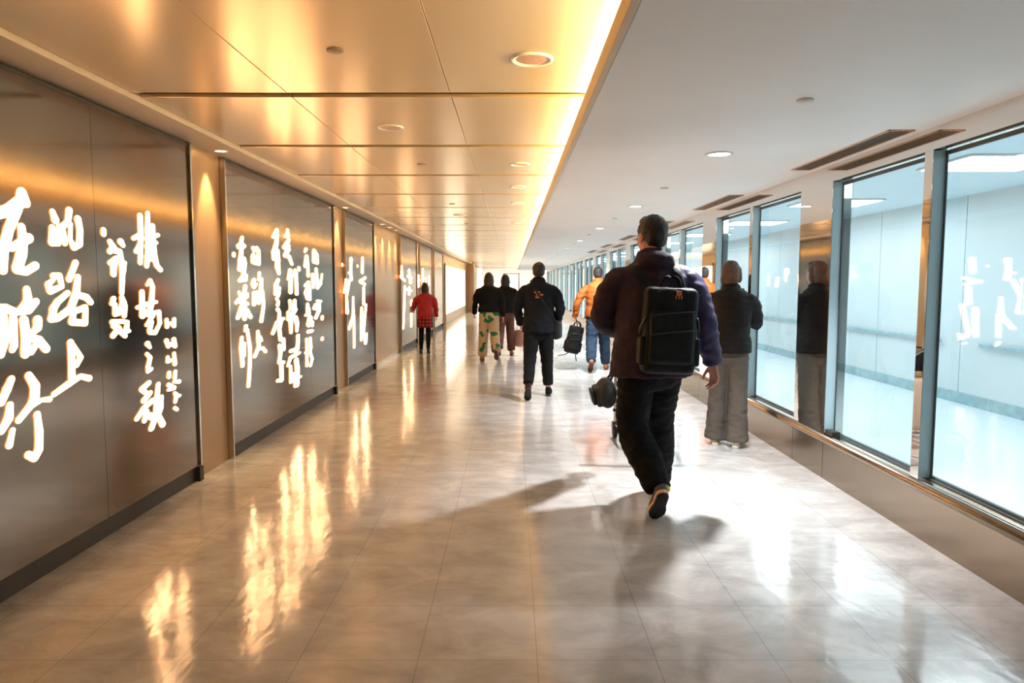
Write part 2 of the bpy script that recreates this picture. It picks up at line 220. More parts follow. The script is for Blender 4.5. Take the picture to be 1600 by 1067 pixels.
M['kick'] = brushed('brushed_bronze_kick', (0.34, 0.28, 0.22), 0.24, stretch=(1, 1, 90), rvar=0.008, cvar=0.012)
M['sill'] = brushed('satin_steel_sill', (0.62, 0.55, 0.48), 0.20, stretch=(1, 1.5, 70), rvar=0.02, cvar=0.03)
M['glass'] = glass_mat()
M['gasket'] = mat('dark_blue_gasket', (0.05, 0.075, 0.09), 0.4, noise_amt=0.1)
M['blue_wall'] = mat('pale_blue_wall', (0.70, 0.82, 0.86), 0.6, noise_amt=0.04, nscale=0.8)
M['blue_floor'] = mat('pale_blue_floor', (0.74, 0.84, 0.88), 0.35, noise_amt=0.04, nscale=1)
M['blue_ceiling'] = mat('pale_blue_ceiling', (0.70, 0.83, 0.88), 0.6, noise_amt=0.02)
M['teal'] = mat('grey_teal_skirting', (0.36, 0.56, 0.62), 0.5, noise_amt=0.15, nscale=12)
M['letter'] = emat('glowing_letter', (1.0, 0.76, 0.46), 4.5)
M['halo'] = emat('painted_letter_glow', (1.0, 0.50, 0.16), 1.6)  # orange glow spilling round the letters, painted as an emissive colour
M['cove'] = emat('warm_cove_strip', (1.0, 0.66, 0.25), 150.0)
M['lamp_white'] = emat('cool_white_lamp', (1.0, 0.98, 0.94), 14.0)
M['lamp_warm'] = emat('warm_lamp', (1.0, 0.72, 0.36), 16.0)
M['panel_lamp'] = emat('cool_light_panel', (0.90, 0.97, 1.0), 4.0)
M['light_box'] = emat('warm_white_light_box', (1.0, 0.88, 0.68), 3.0)
M['disc'] = mat('tan_cover_disc', (0.30, 0.22, 0.14), 0.5, noise_amt=0.05)
M['jamb'] = mat('painted_jamb_reflection', (0.42, 0.58, 0.64), 0.25, noise_amt=0.03)  # reflection of the blue passage put into a flat base colour
M['white_trim'] = mat('white_painted_ring', (0.8, 0.78, 0.74), 0.35, noise_amt=0.02)
M['copper'] = mat('copper_reflector', (0.72, 0.42, 0.26), 0.35, metal=0.6, noise_amt=0.1, nscale=40)
M['vent'] = mat('bronze_vent', (0.13, 0.11, 0.085), 0.4, metal=0.6, noise_amt=0.08)
M['end_wall'] = mat('cream_end_wall', (0.75, 0.70, 0.62), 0.6, noise_amt=0.04, nscale=0.7)
M['skin'] = mat('skin', (0.62, 0.27, 0.21), 0.5, noise_amt=0.06, nscale=20)
M['hair'] = mat('black_hair', (0.012, 0.010, 0.009), 0.45, bump=0.5, bscale=90, noise_amt=0.2)
M['hair_brown'] = mat('brown_hair', (0.11, 0.05, 0.03), 0.5, bump=0.5, bscale=90, noise_amt=0.25)
M['hair_grey'] = mat('dark_grey_hair', (0.03, 0.027, 0.024), 0.6, bump=0.5, bscale=90, noise_amt=0.25)
M['purple'] = mat('plum_navy_jacket', (0.026, 0.016, 0.027), 0.75, spec=0.2, bump=0.3, bscale=35, noise_amt=0.25, nscale=5, sheen=0.0)
M['purple_sleeve'] = mat('indigo_padded_sleeve', (0.032, 0.025, 0.072), 0.5, spec=0.25, bump=0.4, bscale=30, noise_amt=0.2, nscale=6)
M['black_cloth'] = mat('black_cloth', (0.005, 0.0052, 0.006), 0.85, spec=0.15, bump=0.3, bscale=40, noise_amt=0.25, nscale=6)
M['black_nylon'] = mat('black_nylon', (0.006, 0.0065, 0.0065), 0.6, spec=0.2, bump=0.25, bscale=120, noise_amt=0.25, nscale=9)
M['navy_black'] = mat('navy_black_cloth', (0.005, 0.006, 0.010), 0.8, spec=0.15, bump=0.3, bscale=40, noise_amt=0.25, nscale=5)
M['taupe'] = mat('taupe_grey_cloth', (0.10, 0.085, 0.07), 0.85, spec=0.2, bump=0.25, bscale=70, noise_amt=0.12, nscale=7)
M['puffer'] = mat('dark_brown_puffer', (0.011, 0.008, 0.006), 0.6, spec=0.2, bump=0.5, bscale=22, noise_amt=0.2, nscale=6)
M['orange'] = mat('mustard_orange_jacket', (0.27, 0.062, 0.004), 0.75, bump=0.35, bscale=30, noise_amt=0.15, nscale=5)
M['denim'] = mat('blue_denim', (0.010, 0.030, 0.062), 0.85, bump=0.25, bscale=60, noise_amt=0.35, nscale=6)
M['tan_leather'] = mat('tan_leather', (0.36, 0.13, 0.035), 0.5, noise_amt=0.15, nscale=20)
M['red_cloth'] = mat('red_cloth', (0.38, 0.018, 0.02), 0.7, bump=0.3, bscale=35, noise_amt=0.2, nscale=6)
M['plaid'] = plaid_mat()
M['leaf_trousers'] = blob_mat('cream_cloth_with_green_leaves', (0.50, 0.36, 0.21), (0.01, 0.12, 0.055), 6.5, 0.60)
M['maroon'] = mat('brown_maroon_cloth', (0.10, 0.035, 0.022), 0.8, noise_amt=0.2, nscale=6, bump=0.2)
M['pink'] = mat('dusty_pink_leather', (0.50, 0.28, 0.23), 0.5, noise_amt=0.1, nscale=9)
M['sole_white'] = mat('off_white_rubber', (0.68, 0.62, 0.52), 0.6, noise_amt=0.06)
M['sole_black'] = mat('black_rubber', (0.016, 0.016, 0.016), 0.7, bump=0.4, bscale=80, noise_amt=0.2)
M['sole_orange'] = mat('peach_rubber_band', (0.75, 0.42, 0.24), 0.6, noise_amt=0.06)
M['sole_brown'] = mat('brown_rubber', (0.10, 0.035, 0.02), 0.6, noise_amt=0.1)
M['lime'] = mat('lime_yellow_patch', (0.62, 0.72, 0.03), 0.5, noise_amt=0.05)
M['grey_mesh'] = mat('dark_grey_shoe_mesh', (0.055, 0.06, 0.055), 0.7, bump=0.4, bscale=150, noise_amt=0.2, nscale=20)
M['eye_white'] = mat('eye_white', (0.75, 0.73, 0.70), 0.2, noise_amt=0.02)
M['lip_skin'] = mat('lip_skin', (0.45, 0.16, 0.13), 0.45, noise_amt=0.05)
M['steel'] = mat('cart_steel', (0.60, 0.58, 0.55), 0.2, metal=1.0, noise_amt=0.05)
M['suitcase'] = mat('beige_suitcase_shell', (0.42, 0.33, 0.25), 0.4, noise_amt=0.06)
M['plastic'] = mat('black_plastic', (0.02, 0.02, 0.02), 0.4, noise_amt=0.1)
M['print'] = mat('rust_orange_print', (0.50, 0.13, 0.03), 0.6, noise_amt=0.2, nscale=30)
M['sign_red'] = emat('orange_sign_dashes', (1.0, 0.35, 0.16), 2.2)

# ---------------------------------------------------------------- mesh helpers
def link(o, parent=None):
    C.objects.link(o)
    if parent: o.parent = parent
    return o
def new_obj(name, bm, m, parent=None, smooth=False, bevel=0.0):
    me = bpy.data.meshes.new(name)
    bmesh.ops.recalc_face_normals(bm, faces=bm.faces)
    bm.to_mesh(me); bm.free()
    mm = m if isinstance(m, (list, tuple)) else [m]
    for x in mm: me.materials.append(x)
    if smooth: me.shade_smooth()
    o = bpy.data.objects.new(name, me); link(o, parent)
    if bevel:
        b = o.modifiers.new('bevel', 'BEVEL'); b.width = bevel; b.segments = 2; b.limit_method = 'ANGLE'
    return o
def tag(o, label=None, cat=None, group=None, kind=None):
    if label: o['label'] = label
    if cat: o['category'] = cat
    if group: o['group'] = group
    if kind: o['kind'] = kind
    return o
def empty(name, loc, rz=0.0):
    o = bpy.data.objects.new(name, None); o.empty_display_size = 0.1
    C.objects.link(o); o.location = loc; o.rotation_euler = (0, 0, rz)
    return o
def box(bm, x0, x1, y0, y1, z0, z1, mi=0):
    v = [bm.verts.new(p) for p in ((x0,y0,z0),(x1,y0,z0),(x1,y1,z0),(x0,y1,z0),(x0,y0,z1),(x1,y0,z1),(x1,y1,z1),(x0,y1,z1))]
    for q in ((0,3,2,1),(4,5,6,7),(0,1,5,4),(1,2,6,5),(2,3,7,6),(3,0,4,7)):
        bm.faces.new([v[i] for i in q]).material_index = mi
    return bm
def boxes(*bs):
    bm = bmesh.new()
    for b in bs: box(bm, *b)
    return bm
def disc(bm, c, r, z, n=32, r0=0.0, z0=None, mi=0):
    """a ring (or disc when r0 = 0) facing down"""
    if z0 is None: z0 = z
    outer = [bm.verts.new((c[0]+r*math.cos(2*PI*i/n), c[1]+r*math.sin(2*PI*i/n), z)) for i in range(n)]
    if r0 <= 0:
        bm.faces.new(outer).material_index = mi
    else:
        inner = [bm.verts.new((c[0]+r0*math.cos(2*PI*i/n), c[1]+r0*math.sin(2*PI*i/n), z0)) for i in range(n)]
        for i in range(n):
            bm.faces.new((outer[i], outer[(i+1)%n], inner[(i+1)%n], inner[i])).material_index = mi
def lathe(prof, n=32, c=(0,0,0)):
    """surface of revolution about the vertical axis from (r, z) pairs"""
    bm = bmesh.new(); rows = []
    for r, z in prof:
        rows.append([bm.verts.new((c[0]+r*math.cos(2*PI*i/n), c[1]+r*math.sin(2*PI*i/n), c[2]+z)) for i in range(n)] if r > 1e-5 else [bm.verts.new((c[0], c[1], c[2]+z))])
    for a, b in zip(rows, rows[1:]):
        for i in range(n):
            j = (i+1) % n
            if len(a) == 1 and len(b) == 1: continue
            if len(a) == 1: bm.faces.new((a[0], b[j], b[i]))
            elif len(b) == 1: bm.faces.new((a[i], a[j], b[0]))
            else: bm.faces.new((a[i], a[j], b[j], b[i]))
    return bm

# ---------------------------------------------------------------- the corridor
XL, XR, XG = -2.30, 2.27, 2.345        # left wall, right mirror plane, window glass
ZS, ZC, ZW = 2.40, 2.43, 2.255         # left soffit, metal ceiling, white ceiling
Y0, Y1 = -5.0, 47.0
LIPX = 0.355

tag(new_obj('floor', boxes((XL-0.3, XR+0.04, Y0, Y1+9, -0.1, 0.0)), M['floor']), kind='structure')

# white ceiling slab with cove lip
bm = boxes((LIPX+0.03, XR+0.3, Y0, Y1, ZW, ZW+0.03))
wc = tag(new_obj('ceiling', bm, M['white_ceiling']), kind='structure')
new_obj('cove_lip', boxes((LIPX, LIPX+0.03, Y0, Y1, ZW, ZW+0.085)), M['lip'], wc, bevel=0.004)
new_obj('cove_back', boxes((0.95, 0.98, Y0, Y1, ZW+0.03, ZC+0.06)), M['lip'], wc)
# champagne metal ceiling panels, open joints
bm = bmesh.new()
g0 = 3.85; pitch = 1.42; k = -6
while g0+pitch*k < Y1:
    a = g0+pitch*k+0.09; b_ = g0+pitch*(k+1)
    for (xa, xb) in ((-2.03, -1.2012), (-1.1988, -0.3312), (-0.3288, 0.95)):
        box(bm, xa, xb, a, min(b_, Y1), ZC, ZC+0.02)
    k += 1
gc = tag(new_obj('ceiling', bm, M['gold_ceiling'], bevel=0.003), kind='structure')
new_obj('joint_backing', boxes((-2.03, 0.95, Y0, Y1, ZC+0.045, ZC+0.06)), M['gold_dark'], gc)
new_obj('soffit_band', boxes((XL-0.2, -2.03, Y0, Y1, ZS, ZS+0.09)), M['soffit'], gc, bevel=0.004)
# glowing cove strip: one run of lamp hidden behind the lip
cs = new_obj('cove_light', boxes((0.430, 0.450, -0.5, Y1-0.3, ZW+0.078, ZW+0.098)), M['cove'])
tag(cs, 'long warm glowing light strip hidden in the ceiling cove above the lip', 'light')

# left wall
tag(new_obj('wall_left', boxes((XL-0.12, XL, Y0, 36.4, 0, ZS)), M['wall_bronze']), kind='structure')
tag(new_obj('baseboard_left', boxes((XL, XL+0.012, 11.62, 14.3, 0, 0.06)), M['chrome']), kind='structure')

PILS = [(1.16, 1.72), (5.02, 5.58), (8.98, 9.56), (16.75, 17.35), (19.95, 20.5), (23.1, 23.6)]
for i, (a, b_) in enumerate(PILS):
    t = tag(new_obj('trim_%d' % (i+1), boxes((XL, XL+0.015, a, b_, 0, ZS)), M['pilaster']), kind='structure')
# illuminated panels
def brush_stroke(bm, pts, extra, x):
    """a brush stroke on the wall plane: fat polyline with round ends"""
    n = 14
    for s in range(len(pts)):
        y, z, r = pts[s]; r *= 0.9; k = max(1.0, y/2.27)**(1.0 if y < 9 else 0.8)
        ra = r+extra
        ring = [bm.verts.new((x, y+math.cos(2*PI*i/n)*ra*k, z+math.sin(2*PI*i/n)*ra)) for i in range(n)]
        bm.faces.new(ring)
        if s+1 < len(pts):
            y2, z2, r2 = pts[s+1]; r2 *= 0.9; k2 = max(1.0, y2/2.27)**(1.0 if y < 9 else 0.8); rb = r2+extra
            kk = (k+k2)/2
            dy, dz = (y2-y)/kk, z2-z; d = math.hypot(dy, dz) or 1e-6
            ny, nz = -dz/d, dy/d
            q = [(y+ny*ra*k, z+nz*ra), (y2+ny*rb*k2, z2+nz*rb), (y2-ny*rb*k2, z2-nz*rb), (y-ny*ra*k, z-nz*ra)]
            bm.faces.new([bm.verts.new((x, a, b)) for a, b in q])
XP = XL+0.045
def wall_panel(y0, y1, seams, key, label):
    p = new_obj('illuminated_wall_panel', boxes(*[(XL+0.004, XP-0.003, a+0.0015, b-0.0015, 0.11, ZS-0.035) for a, b in zip([y0]+seams, seams+[y1])]), M['panel'])
    tag(p, label, 'wall panel')
    new_obj('plinth', boxes((XL+0.002, XP-0.02, y0, y1, 0, 0.108)), M['dark'], p)
    new_obj('edge_strip', boxes((XL+0.002, XP+0.012, y0-0.025, y0-0.002, 0.0, ZS-0.002)), M['chrome'], p)
    new_obj('edge_strip', boxes((XL+0.002, XP+0.012, y1+0.002, y1+0.025, 0.11, ZS-0.002)), M['chrome'], p)
    new_obj('edge_foot', boxes((XL+0.002, XP+0.016, y1-0.03, y1+0.03, 0.0, 0.10)), M['dark'], p)
    new_obj('top_rail', boxes((XL+0.002, XP-0.004, y0, y1, ZS-0.033, ZS-0.012)), M['dark'], p)
    for ch in CALLIGRAPHY.get(key, ()):
        b2 = bmesh.new()
        for j, st in enumerate(ch): brush_stroke(b2, st, 0.0, XP+0.0012+0.0002*j)
        c = new_obj('character', b2, M['letter'], p)
        b2 = bmesh.new()
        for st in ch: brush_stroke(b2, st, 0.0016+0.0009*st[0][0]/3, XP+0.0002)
        new_obj('letter_glow_fringe', b2, M['halo'], c)  # wider ribbon behind the strokes imitates their glow on the steel
    return p
wall_panel(1.75, 4.99, [2.70, 3.85], 1, 'grey steel wall panel nearest the camera with large glowing calligraphy characters')
wall_panel(5.61, 8.95, [6.75, 7.87], 2, 'grey steel wall panel with seven columns of glowing calligraphy between two lit pilasters')
wall_panel(9.59, 11.55, [], 3, 'narrow steel wall panel with glowing calligraphy just before the plain lit wall')
wall_panel(14.35, 16.72, [], 4, 'distant steel wall panel with glowing calligraphy just beyond the plain lit wall')
wall_panel(17.38, 19.92, [], 5, 'far steel wall panel with glowing calligraphy behind the woman in the red jacket')
wall_panel(20.53, 23.07, [], 6, 'plain far steel wall panel before the bright light box')
# bright light box further down
lb = new_obj('light_box', boxes((XL+0.002, XL+0.05, 24.0, 34.0, 0.0, 2.1)), M['wall_bronze'], bevel=0.006)
tag(lb, 'long bright warm white light box on the left wall at the far end', 'light box')
for k in range(6):
    a = 24.05+k*1.65
    new_obj('glowing_pane', boxes((XL+0.052, XL+0.056, a, a+1.5, 0.35, 2.0)), M['light_box'], lb)
# end of corridor: column and far wall
tag(new_obj('trim_20', boxes((XL, XL+0.36, 36.0, 36.5, 0, ZC)), M['pilaster']), kind='structure')
tag(new_obj('wall_left', boxes((XL-0.12, XL, 36.5, Y1+9, 0, 3.2)), M['end_wall']), kind='structure')
tag(new_obj('wall_back', boxes((XL-0.12, 5.5, Y1+8.9, Y1+9, 0, 3.2)), M['end_wall']), kind='structure')
tag(new_obj('wall_right', boxes((XR+0.04, XR+0.12, Y1, Y1+9, 0, 3.2)), M['end_wall']), kind='structure')
tag(new_obj('ceiling', boxes((XL-0.12, 5.5, Y1, Y1+9, 3.2, 3.3)), M['end_wall']), kind='structure')
bm = boxes((XL, XR+0.1, Y1, Y1+0.1, ZS, 3.2))
tag(new_obj('trim_21', bm, M['end_wall']), kind='structure')
tag(new_obj('wall_front', boxes((XL-0.12, 5.5, Y0-0.1, Y0, 0, ZC+0.1)), M['end_wall']), kind='structure')
dw = new_obj('door_1', boxes((-0.6, 0.5, Y1+8.82, Y1+8.895, 0.0, 2.1)), M['blue_wall']); tag(dw, kind='structure')
new_obj('door_frame', boxes((-0.68, -0.6, Y1+8.80, Y1+8.895, 0, 2.18), (0.5, 0.58, Y1+8.80, Y1+8.895, 0, 2.18), (-0.68, 0.58, Y1+8.80, Y1+8.895, 2.1, 2.18)), M['kick'], dw)

# right wall: kick, nose, sill, header, pillars, windows
PIT = 2.85; P0 = 5.05
NG = 14
def pane(x, y0, y1, z0, z1):
    bm = bmesh.new(); bm.faces.new([bm.verts.new(p) for p in ((x, y0, z0), (x, y0, z1), (x, y1, z1), (x, y1, z0))]); return bm
ys = [P0+PIT*k for k in range(-3, NG)]
RY0, RY1 = Y0, Y1
wr = tag(new_obj('wall_right', boxes((XR, XG+0.06, RY0, RY1, 2.135, ZW)), M['mirror']), kind='structure')
bb = tag(new_obj('baseboard_right', bmesh.new(), M['kick']), kind='structure')
bm = bmesh.new()
prev = RY0
for y in sorted([v for y in ys for v in (y, y+0.55)]+[RY1]):
    if y-prev > 0.02: box(bm, XR-0.005, XG+0.06, prev+0.003, y-0.003, 0.0, 0.262)
    prev = y
bm.to_mesh(bb.data); bm.free()
new_obj('joint_backing', boxes((XR+0.0, XG+0.05, RY0, RY1, 0.0, 0.25)), M['sill'], bb)
def extrude_y(prof, ya, yb):
    bm = bmesh.new(); A = [bm.verts.new((x, ya, z)) for x, z in prof]; B = [bm.verts.new((x, yb, z)) for x, z in prof]
    n = len(prof)
    for i in range(n): bm.faces.new((A[i], A[(i+1)%n], B[(i+1)%n], B[i]))
    bm.faces.new(A); bm.faces.new(B[::-1]); return bm
new_obj('rounded_nose', extrude_y([(XR-0.005, 0.264), (XR-0.022, 0.272), (XR-0.030, 0.290), (XR-0.026, 0.310), (XR-0.010, 0.322), (XR+0.01, 0.325), (XR+0.01, 0.264)], RY0, RY1), M['kick'], bb, smooth=True)
new_obj('sill_ledge', extrude_y([(XR+0.01, 0.264), (XR+0.01, 0.325), (XR+0.03, 0.327), (XR+0.032, 0.322), (XR+0.036, 0.322), (XR+0.038, 0.328), (XG+0.05, 0.332), (XG+0.05, 0.264)], RY0, RY1), M['sill'], bb)
for i, y in enumerate(ys):
    tag(new_obj('trim_%d' % (30+i), boxes((XR-0.001, XG+0.06, y, y+0.55, 0.325, 2.1349)), M['mirror']), kind='structure')
    a, b_ = y+0.55, y+PIT
    if b_ > RY1: break
    w = new_obj('window_%d' % (i+1), pane(XG, a+0.001, b_-0.001, 0.333, 2.1345), M['glass']); tag(w, kind='structure')
    m_ = (a+b_)/2
    fr = boxes((XG-0.012, XG-0.001, a, b_, 0.333, 0.350), (XG-0.012, XG-0.001, a, b_, 2.105, 2.128),
               (XG-0.008, XG-0.001, b_-0.012, b_-0.001, 0.35, 2.105), (XG-0.008, XG-0.001, m_-0.052, m_-0.040, 0.35, 2.105))
    new_obj('window_frame', fr, M['gasket'], w)
    new_obj('jamb_reflection_plate', boxes((XR+0.002, XG-0.002, m_-0.0395, m_-0.0385, 0.336, 2.13)), M['jamb'], w)  # thin added plate, its pale blue stands in for the reflected passage
    new_obj('jamb_reflection_plate', boxes((XR+0.002, XG-0.002, b_-0.0025, b_-0.0012, 0.336, 2.13)), M['jamb'], w)
    new_obj('mullion', boxes((XR, XG-0.001, m_-0.038, m_+0.04, 0.325, 2.1345)), M['mirror'], w)
    new_obj('corner_block', boxes((XR+0.005, XG-0.014, b_-0.12, b_-0.004, 0.3285, 0.362)), M['dark'], w)

# the pale blue passage behind the glass
BX = 5.3
tag(new_obj('floor', boxes((XG+0.06, BX, Y0, Y1, -0.1, 0.0)), M['blue_floor']), kind='structure')
tag(new_obj('ceiling', boxes((XG+0.06, BX, Y0, Y1, 2.43, 2.5)), M['blue_ceiling']), kind='structure')
bw = tag(new_obj('wall_right', boxes(*[(BX, BX+0.1, Y0+1.9*k, Y0+1.9*(k+1)-0.012, 0, 2.5) for k in range(28)]), M['blue_wall']), kind='structure')
new_obj('joint_backing', boxes((BX+0.02, BX+0.05, Y0, Y1+1, 0, 2.5)), M['teal'], bw)
tag(new_obj('baseboard_right', boxes((BX-0.015, BX-0.001, Y0, Y1, 0, 0.13)), M['teal']), kind='structure')
tag(new_obj('wall_right', boxes((XG+0.055, XG+0.07, Y0, Y1, 2.26, 2.43)), M['blue_ceiling']), kind='structure')
for k in range(11):
    y = 1.4+k*3.6
    r = tag(new_obj('handrail', boxes((BX-0.05, BX-0.03, y, y+2.9, 0.70, 0.745)), M['teal'], bevel=0.008),
            'grey blue handrail length on the far wall seen through the window glass', 'handrail', 'handrail lengths behind the glass')
    for q in (0.4, 2.4): new_obj('bracket', boxes((BX-0.03, BX-0.002, y+q, y+q+0.03, 0.70, 0.73)), M['teal'], r)
for k in range(1, 15):
    y = -3.2+k*2.95+0.35
    t = new_obj('ceiling_light_panel', boxes((3.6, 4.5, y-0.38, y+0.38, 2.412, 2.429)), M['white_trim'], bevel=0.003)
    n_ = k
    if k == 3: lab = 'bright square ceiling light panel seen through the nearest window above the mullion'
    else: lab = None
    if lab: tag(t, lab, 'ceiling light')
    else: tag(t, 'bright square ceiling light panel in the blue passage, seen through the windows', 'ceiling light', 'light panels behind the glass')
    new_obj('diffuser', boxes((3.63, 4.47, y-0.35, y+0.35, 2.405, 2.4115)), M['panel_lamp'], t)
# orange lit sign strip deep inside the passage
s = new_obj('orange_sign', boxes((3.2, 4.9, 17.0, 17.04, 1.98, 2.14)), M['blue_ceiling']); tag(s, 'hanging sign with orange glowing dashes in the passage behind the glass', 'sign')
for k in range(4): new_obj('glowing_dash', boxes((3.3+0.4*k, 3.55+0.4*k, 16.985, 16.998, 2.04, 2.08)), M['sign_red'], s)
for q in (3.4, 4.7): new_obj('hanger', boxes((q, q+0.02, 17.01, 17.03, 2.14, 2.43)), M['steel'], s)

# ---------------------------------------------------------------- fittings and lights
def area(name, loc, sx, sy, power, color, rot=(0, 0, 0), spread=PI):
    l = bpy.data.lights.new(name, 'AREA'); l.shape = 'RECTANGLE'; l.size = sx; l.size_y = sy; l.energy = power; l.color = color; l.spread = spread
    o = bpy.data.objects.new(name, l); C.objects.link(o); o.location = loc; o.rotation_euler = rot; return o
def spot(name, loc, power, color, size=1.6, blend=0.6, rad=0.05, rot=(0, 0, 0)):
    l = bpy.data.lights.new(name, 'SPOT'); l.energy = power; l.color = color; l.spot_size = size; l.spot_blend = blend; l.shadow_soft_size = rad
    o = bpy.data.objects.new(name, l); C.objects.link(o); o.location = loc; o.rotation_euler = rot; return o
ORD = ['nearest', 'second nearest', 'third nearest', 'fourth nearest', 'fifth nearest']
# lit downlights in white ceiling
for k in range(14):
    y = 4.65+3.12*k; x = 1.345
    t = new_obj('downlight', lathe([(0.088, 0.0), (0.088, -0.006), (0.074, -0.009), (0.064, -0.002), (0.064, 0.0)], 36, (x, y, ZW)), M['white_trim'], smooth=True)
    if k < 5: tag(t, '%s lit round downlight in the white ceiling' % ORD[k], 'downlight')
    else: tag(t, 'tiny far lit downlight beyond the fifth in the white ceiling row', 'downlight', 'far downlights of the white ceiling')
    bm = bmesh.new(); disc(bm, (x, y), 0.064, ZW-0.003)
    new_obj('lamp', bm, M['lamp_white'], t)
    spot('downlight_beam', (x, y, ZW-0.012), 440 if k < 7 else 220, (0.97, 0.98, 1.0), 1.8, 0.7, 0.05)
# sprinkler cover discs in white ceiling
for k in range(10):
    y = 3.3+2.98*k; x = 1.34
    t = new_obj('ceiling_sprinkler', lathe([(0.0, -0.014), (0.034, -0.013), (0.038, -0.008), (0.038, 0.004), (0.0, 0.004)], 28, (x, y, ZW)), M['white_trim'], smooth=True)
    if k < 3: tag(t, '%s small flat sprinkler cover disc in the white ceiling' % ORD[k], 'sprinkler cover')
    else: tag(t, 'tiny far sprinkler cover disc in the white ceiling row', 'sprinkler cover', 'far sprinkler covers of the white ceiling')
# unlit downlights in gold ceiling
for i, (x, y) in enumerate([(0.09, 3.28), (-0.79, 4.68), (0.07, 6.1), (0.07, 7.5), (-0.79, 10.6), (0.07, 9.0), (-0.79, 13.5), (0.07, 12.0)]):
    r = 0.098 if i == 0 else 0.085
    t = new_obj('recessed_downlight', lathe([(r, 0.0), (r, -0.007), (r*0.93, -0.011), (r*0.76, -0.004), (r*0.74, 0.0)], 40, (x, y, ZC)), M['white_trim'], smooth=True)
    labs = ['large round recessed downlight with copper inside, nearest in the gold metal ceiling', 'round recessed downlight in the gold ceiling between the first two dark cross joints', 'round recessed downlight beside the glowing cove, second in its row', 'round recessed downlight beside the glowing cove, third in its row']
    if i < 4: tag(t, labs[i], 'downlight')
    else: tag(t, 'tiny far recessed downlight in the gold metal ceiling', 'downlight', 'far downlights of the gold ceiling')
    new_obj('copper_dish', lathe([(r*0.76, -0.003), (r*0.6, -0.005), (r*0.3, -0.0065), (0, -0.007)], 40, (x, y, ZC)), M['copper'], t, smooth=True)
for i, y in enumerate([3.16, 6.1, 9.15, 12.1, 15.1]):
    t = new_obj('ceiling_sprinkler', lathe([(0.0, -0.007), (0.034, -0.0065), (0.037, -0.004), (0.037, 0.004), (0.0, 0.004)], 28, (-0.77, y, ZC)), M['disc'], smooth=True)
    if i < 3: tag(t, '%s dark round sprinkler cover in the gold metal ceiling' % ORD[i], 'sprinkler cover')
    else: tag(t, 'tiny far sprinkler cover in the gold metal ceiling', 'sprinkler cover', 'far sprinkler covers of the gold ceiling')
# warm spots in the soffit over pilasters and plain wall
WS = [(5.34, 1), (9.28, 2), (11.9, 3), (12.58, 4), (13.28, 5), (13.98, 6), (17.05, 7), (20.2, 8), (23.35, 9), (26.5, 10), (29.6, 10), (32.7, 10)]
wl = {0: 'small warm downlight in the soffit, nearest of its row', 1: 'small warm downlight in the beige soffit over the first lit pilaster', 2: 'small warm downlight in the soffit over the second lit pilaster',
      3: 'first of four warm downlights over the plain bronze wall', 4: 'second of four warm downlights over the plain bronze wall', 5: 'third of four warm downlights over the plain bronze wall', 6: 'fourth of four warm downlights over the plain bronze wall'}
for y, i in WS:
    x = XL+0.13
    t = new_obj('soffit_downlight', lathe([(0.055, 0.0), (0.055, -0.005), (0.045, -0.007), (0.036, -0.001)], 28, (x, y, ZS)), M['white_trim'], smooth=True)
    if i in wl: tag(t, wl[i], 'downlight')
    else: tag(t, 'tiny far warm downlight in the soffit beyond the plain wall', 'downlight', 'far soffit downlights')
    bm = bmesh.new(); disc(bm, (x, y), 0.036, ZS-0.002, 20); new_obj('lamp', bm, M['lamp_warm'], t)
    spot('soffit_beam', (x, y, ZS-0.01), 100, (1.0, 0.66, 0.32), 0.85, 0.7, 0.02, rot=(0, math.radians(12), 0))
# slot vents beside the right wall
for k in range(6):
    y = 3.93+2.85*k
    fr = new_obj('slot_vent', boxes((2.06, 2.205, y, y+0.008, ZW-0.007, ZW), (2.06, 2.205, y+1.35, y+1.358, ZW-0.007, ZW), (2.06, 2.068, y, y+1.358, ZW-0.007, ZW), (2.197, 2.205, y, y+1.358, ZW-0.007, ZW)), M['copper'])
    if k < 3: tag(fr, '%s long slot vent along the edge of the white ceiling' % ORD[k], 'vent')
    else: tag(fr, 'tiny far slot vent along the edge of the white ceiling', 'vent', 'far slot vents')
    new_obj('slat', boxes(*[(2.073+0.025*j, 2.086+0.025*j, y+0.008, y+1.35, ZW-0.005, ZW-0.001) for j in range(5)]), M['vent'], fr)
    new_obj('vent_backing', boxes((2.068, 2.197, y+0.008, y+1.35, ZW-0.001, ZW-0.0002)), M['dark'], fr)

# bright light in the passage behind the glass and beyond the corridor
for k in range(7):
    area('passage_light', (4.0, 4.5+5.9*k, 2.38), 1.6, 5.0, 50, (0.92, 0.97, 1.0))
area('far_hall_light', (0.0, Y1+4, 3.15), 4.0, 6.0, 420, (1.0, 0.93, 0.85))
w_ = bpy.data.worlds.new('world'); SC.world = w_; w_.use_nodes = True
w_.node_tree.nodes['Background'].inputs['Color'].default_value = (0.5, 0.45, 0.4, 1); w_.node_tree.nodes['Background'].inputs['Strength'].default_value = 0.1
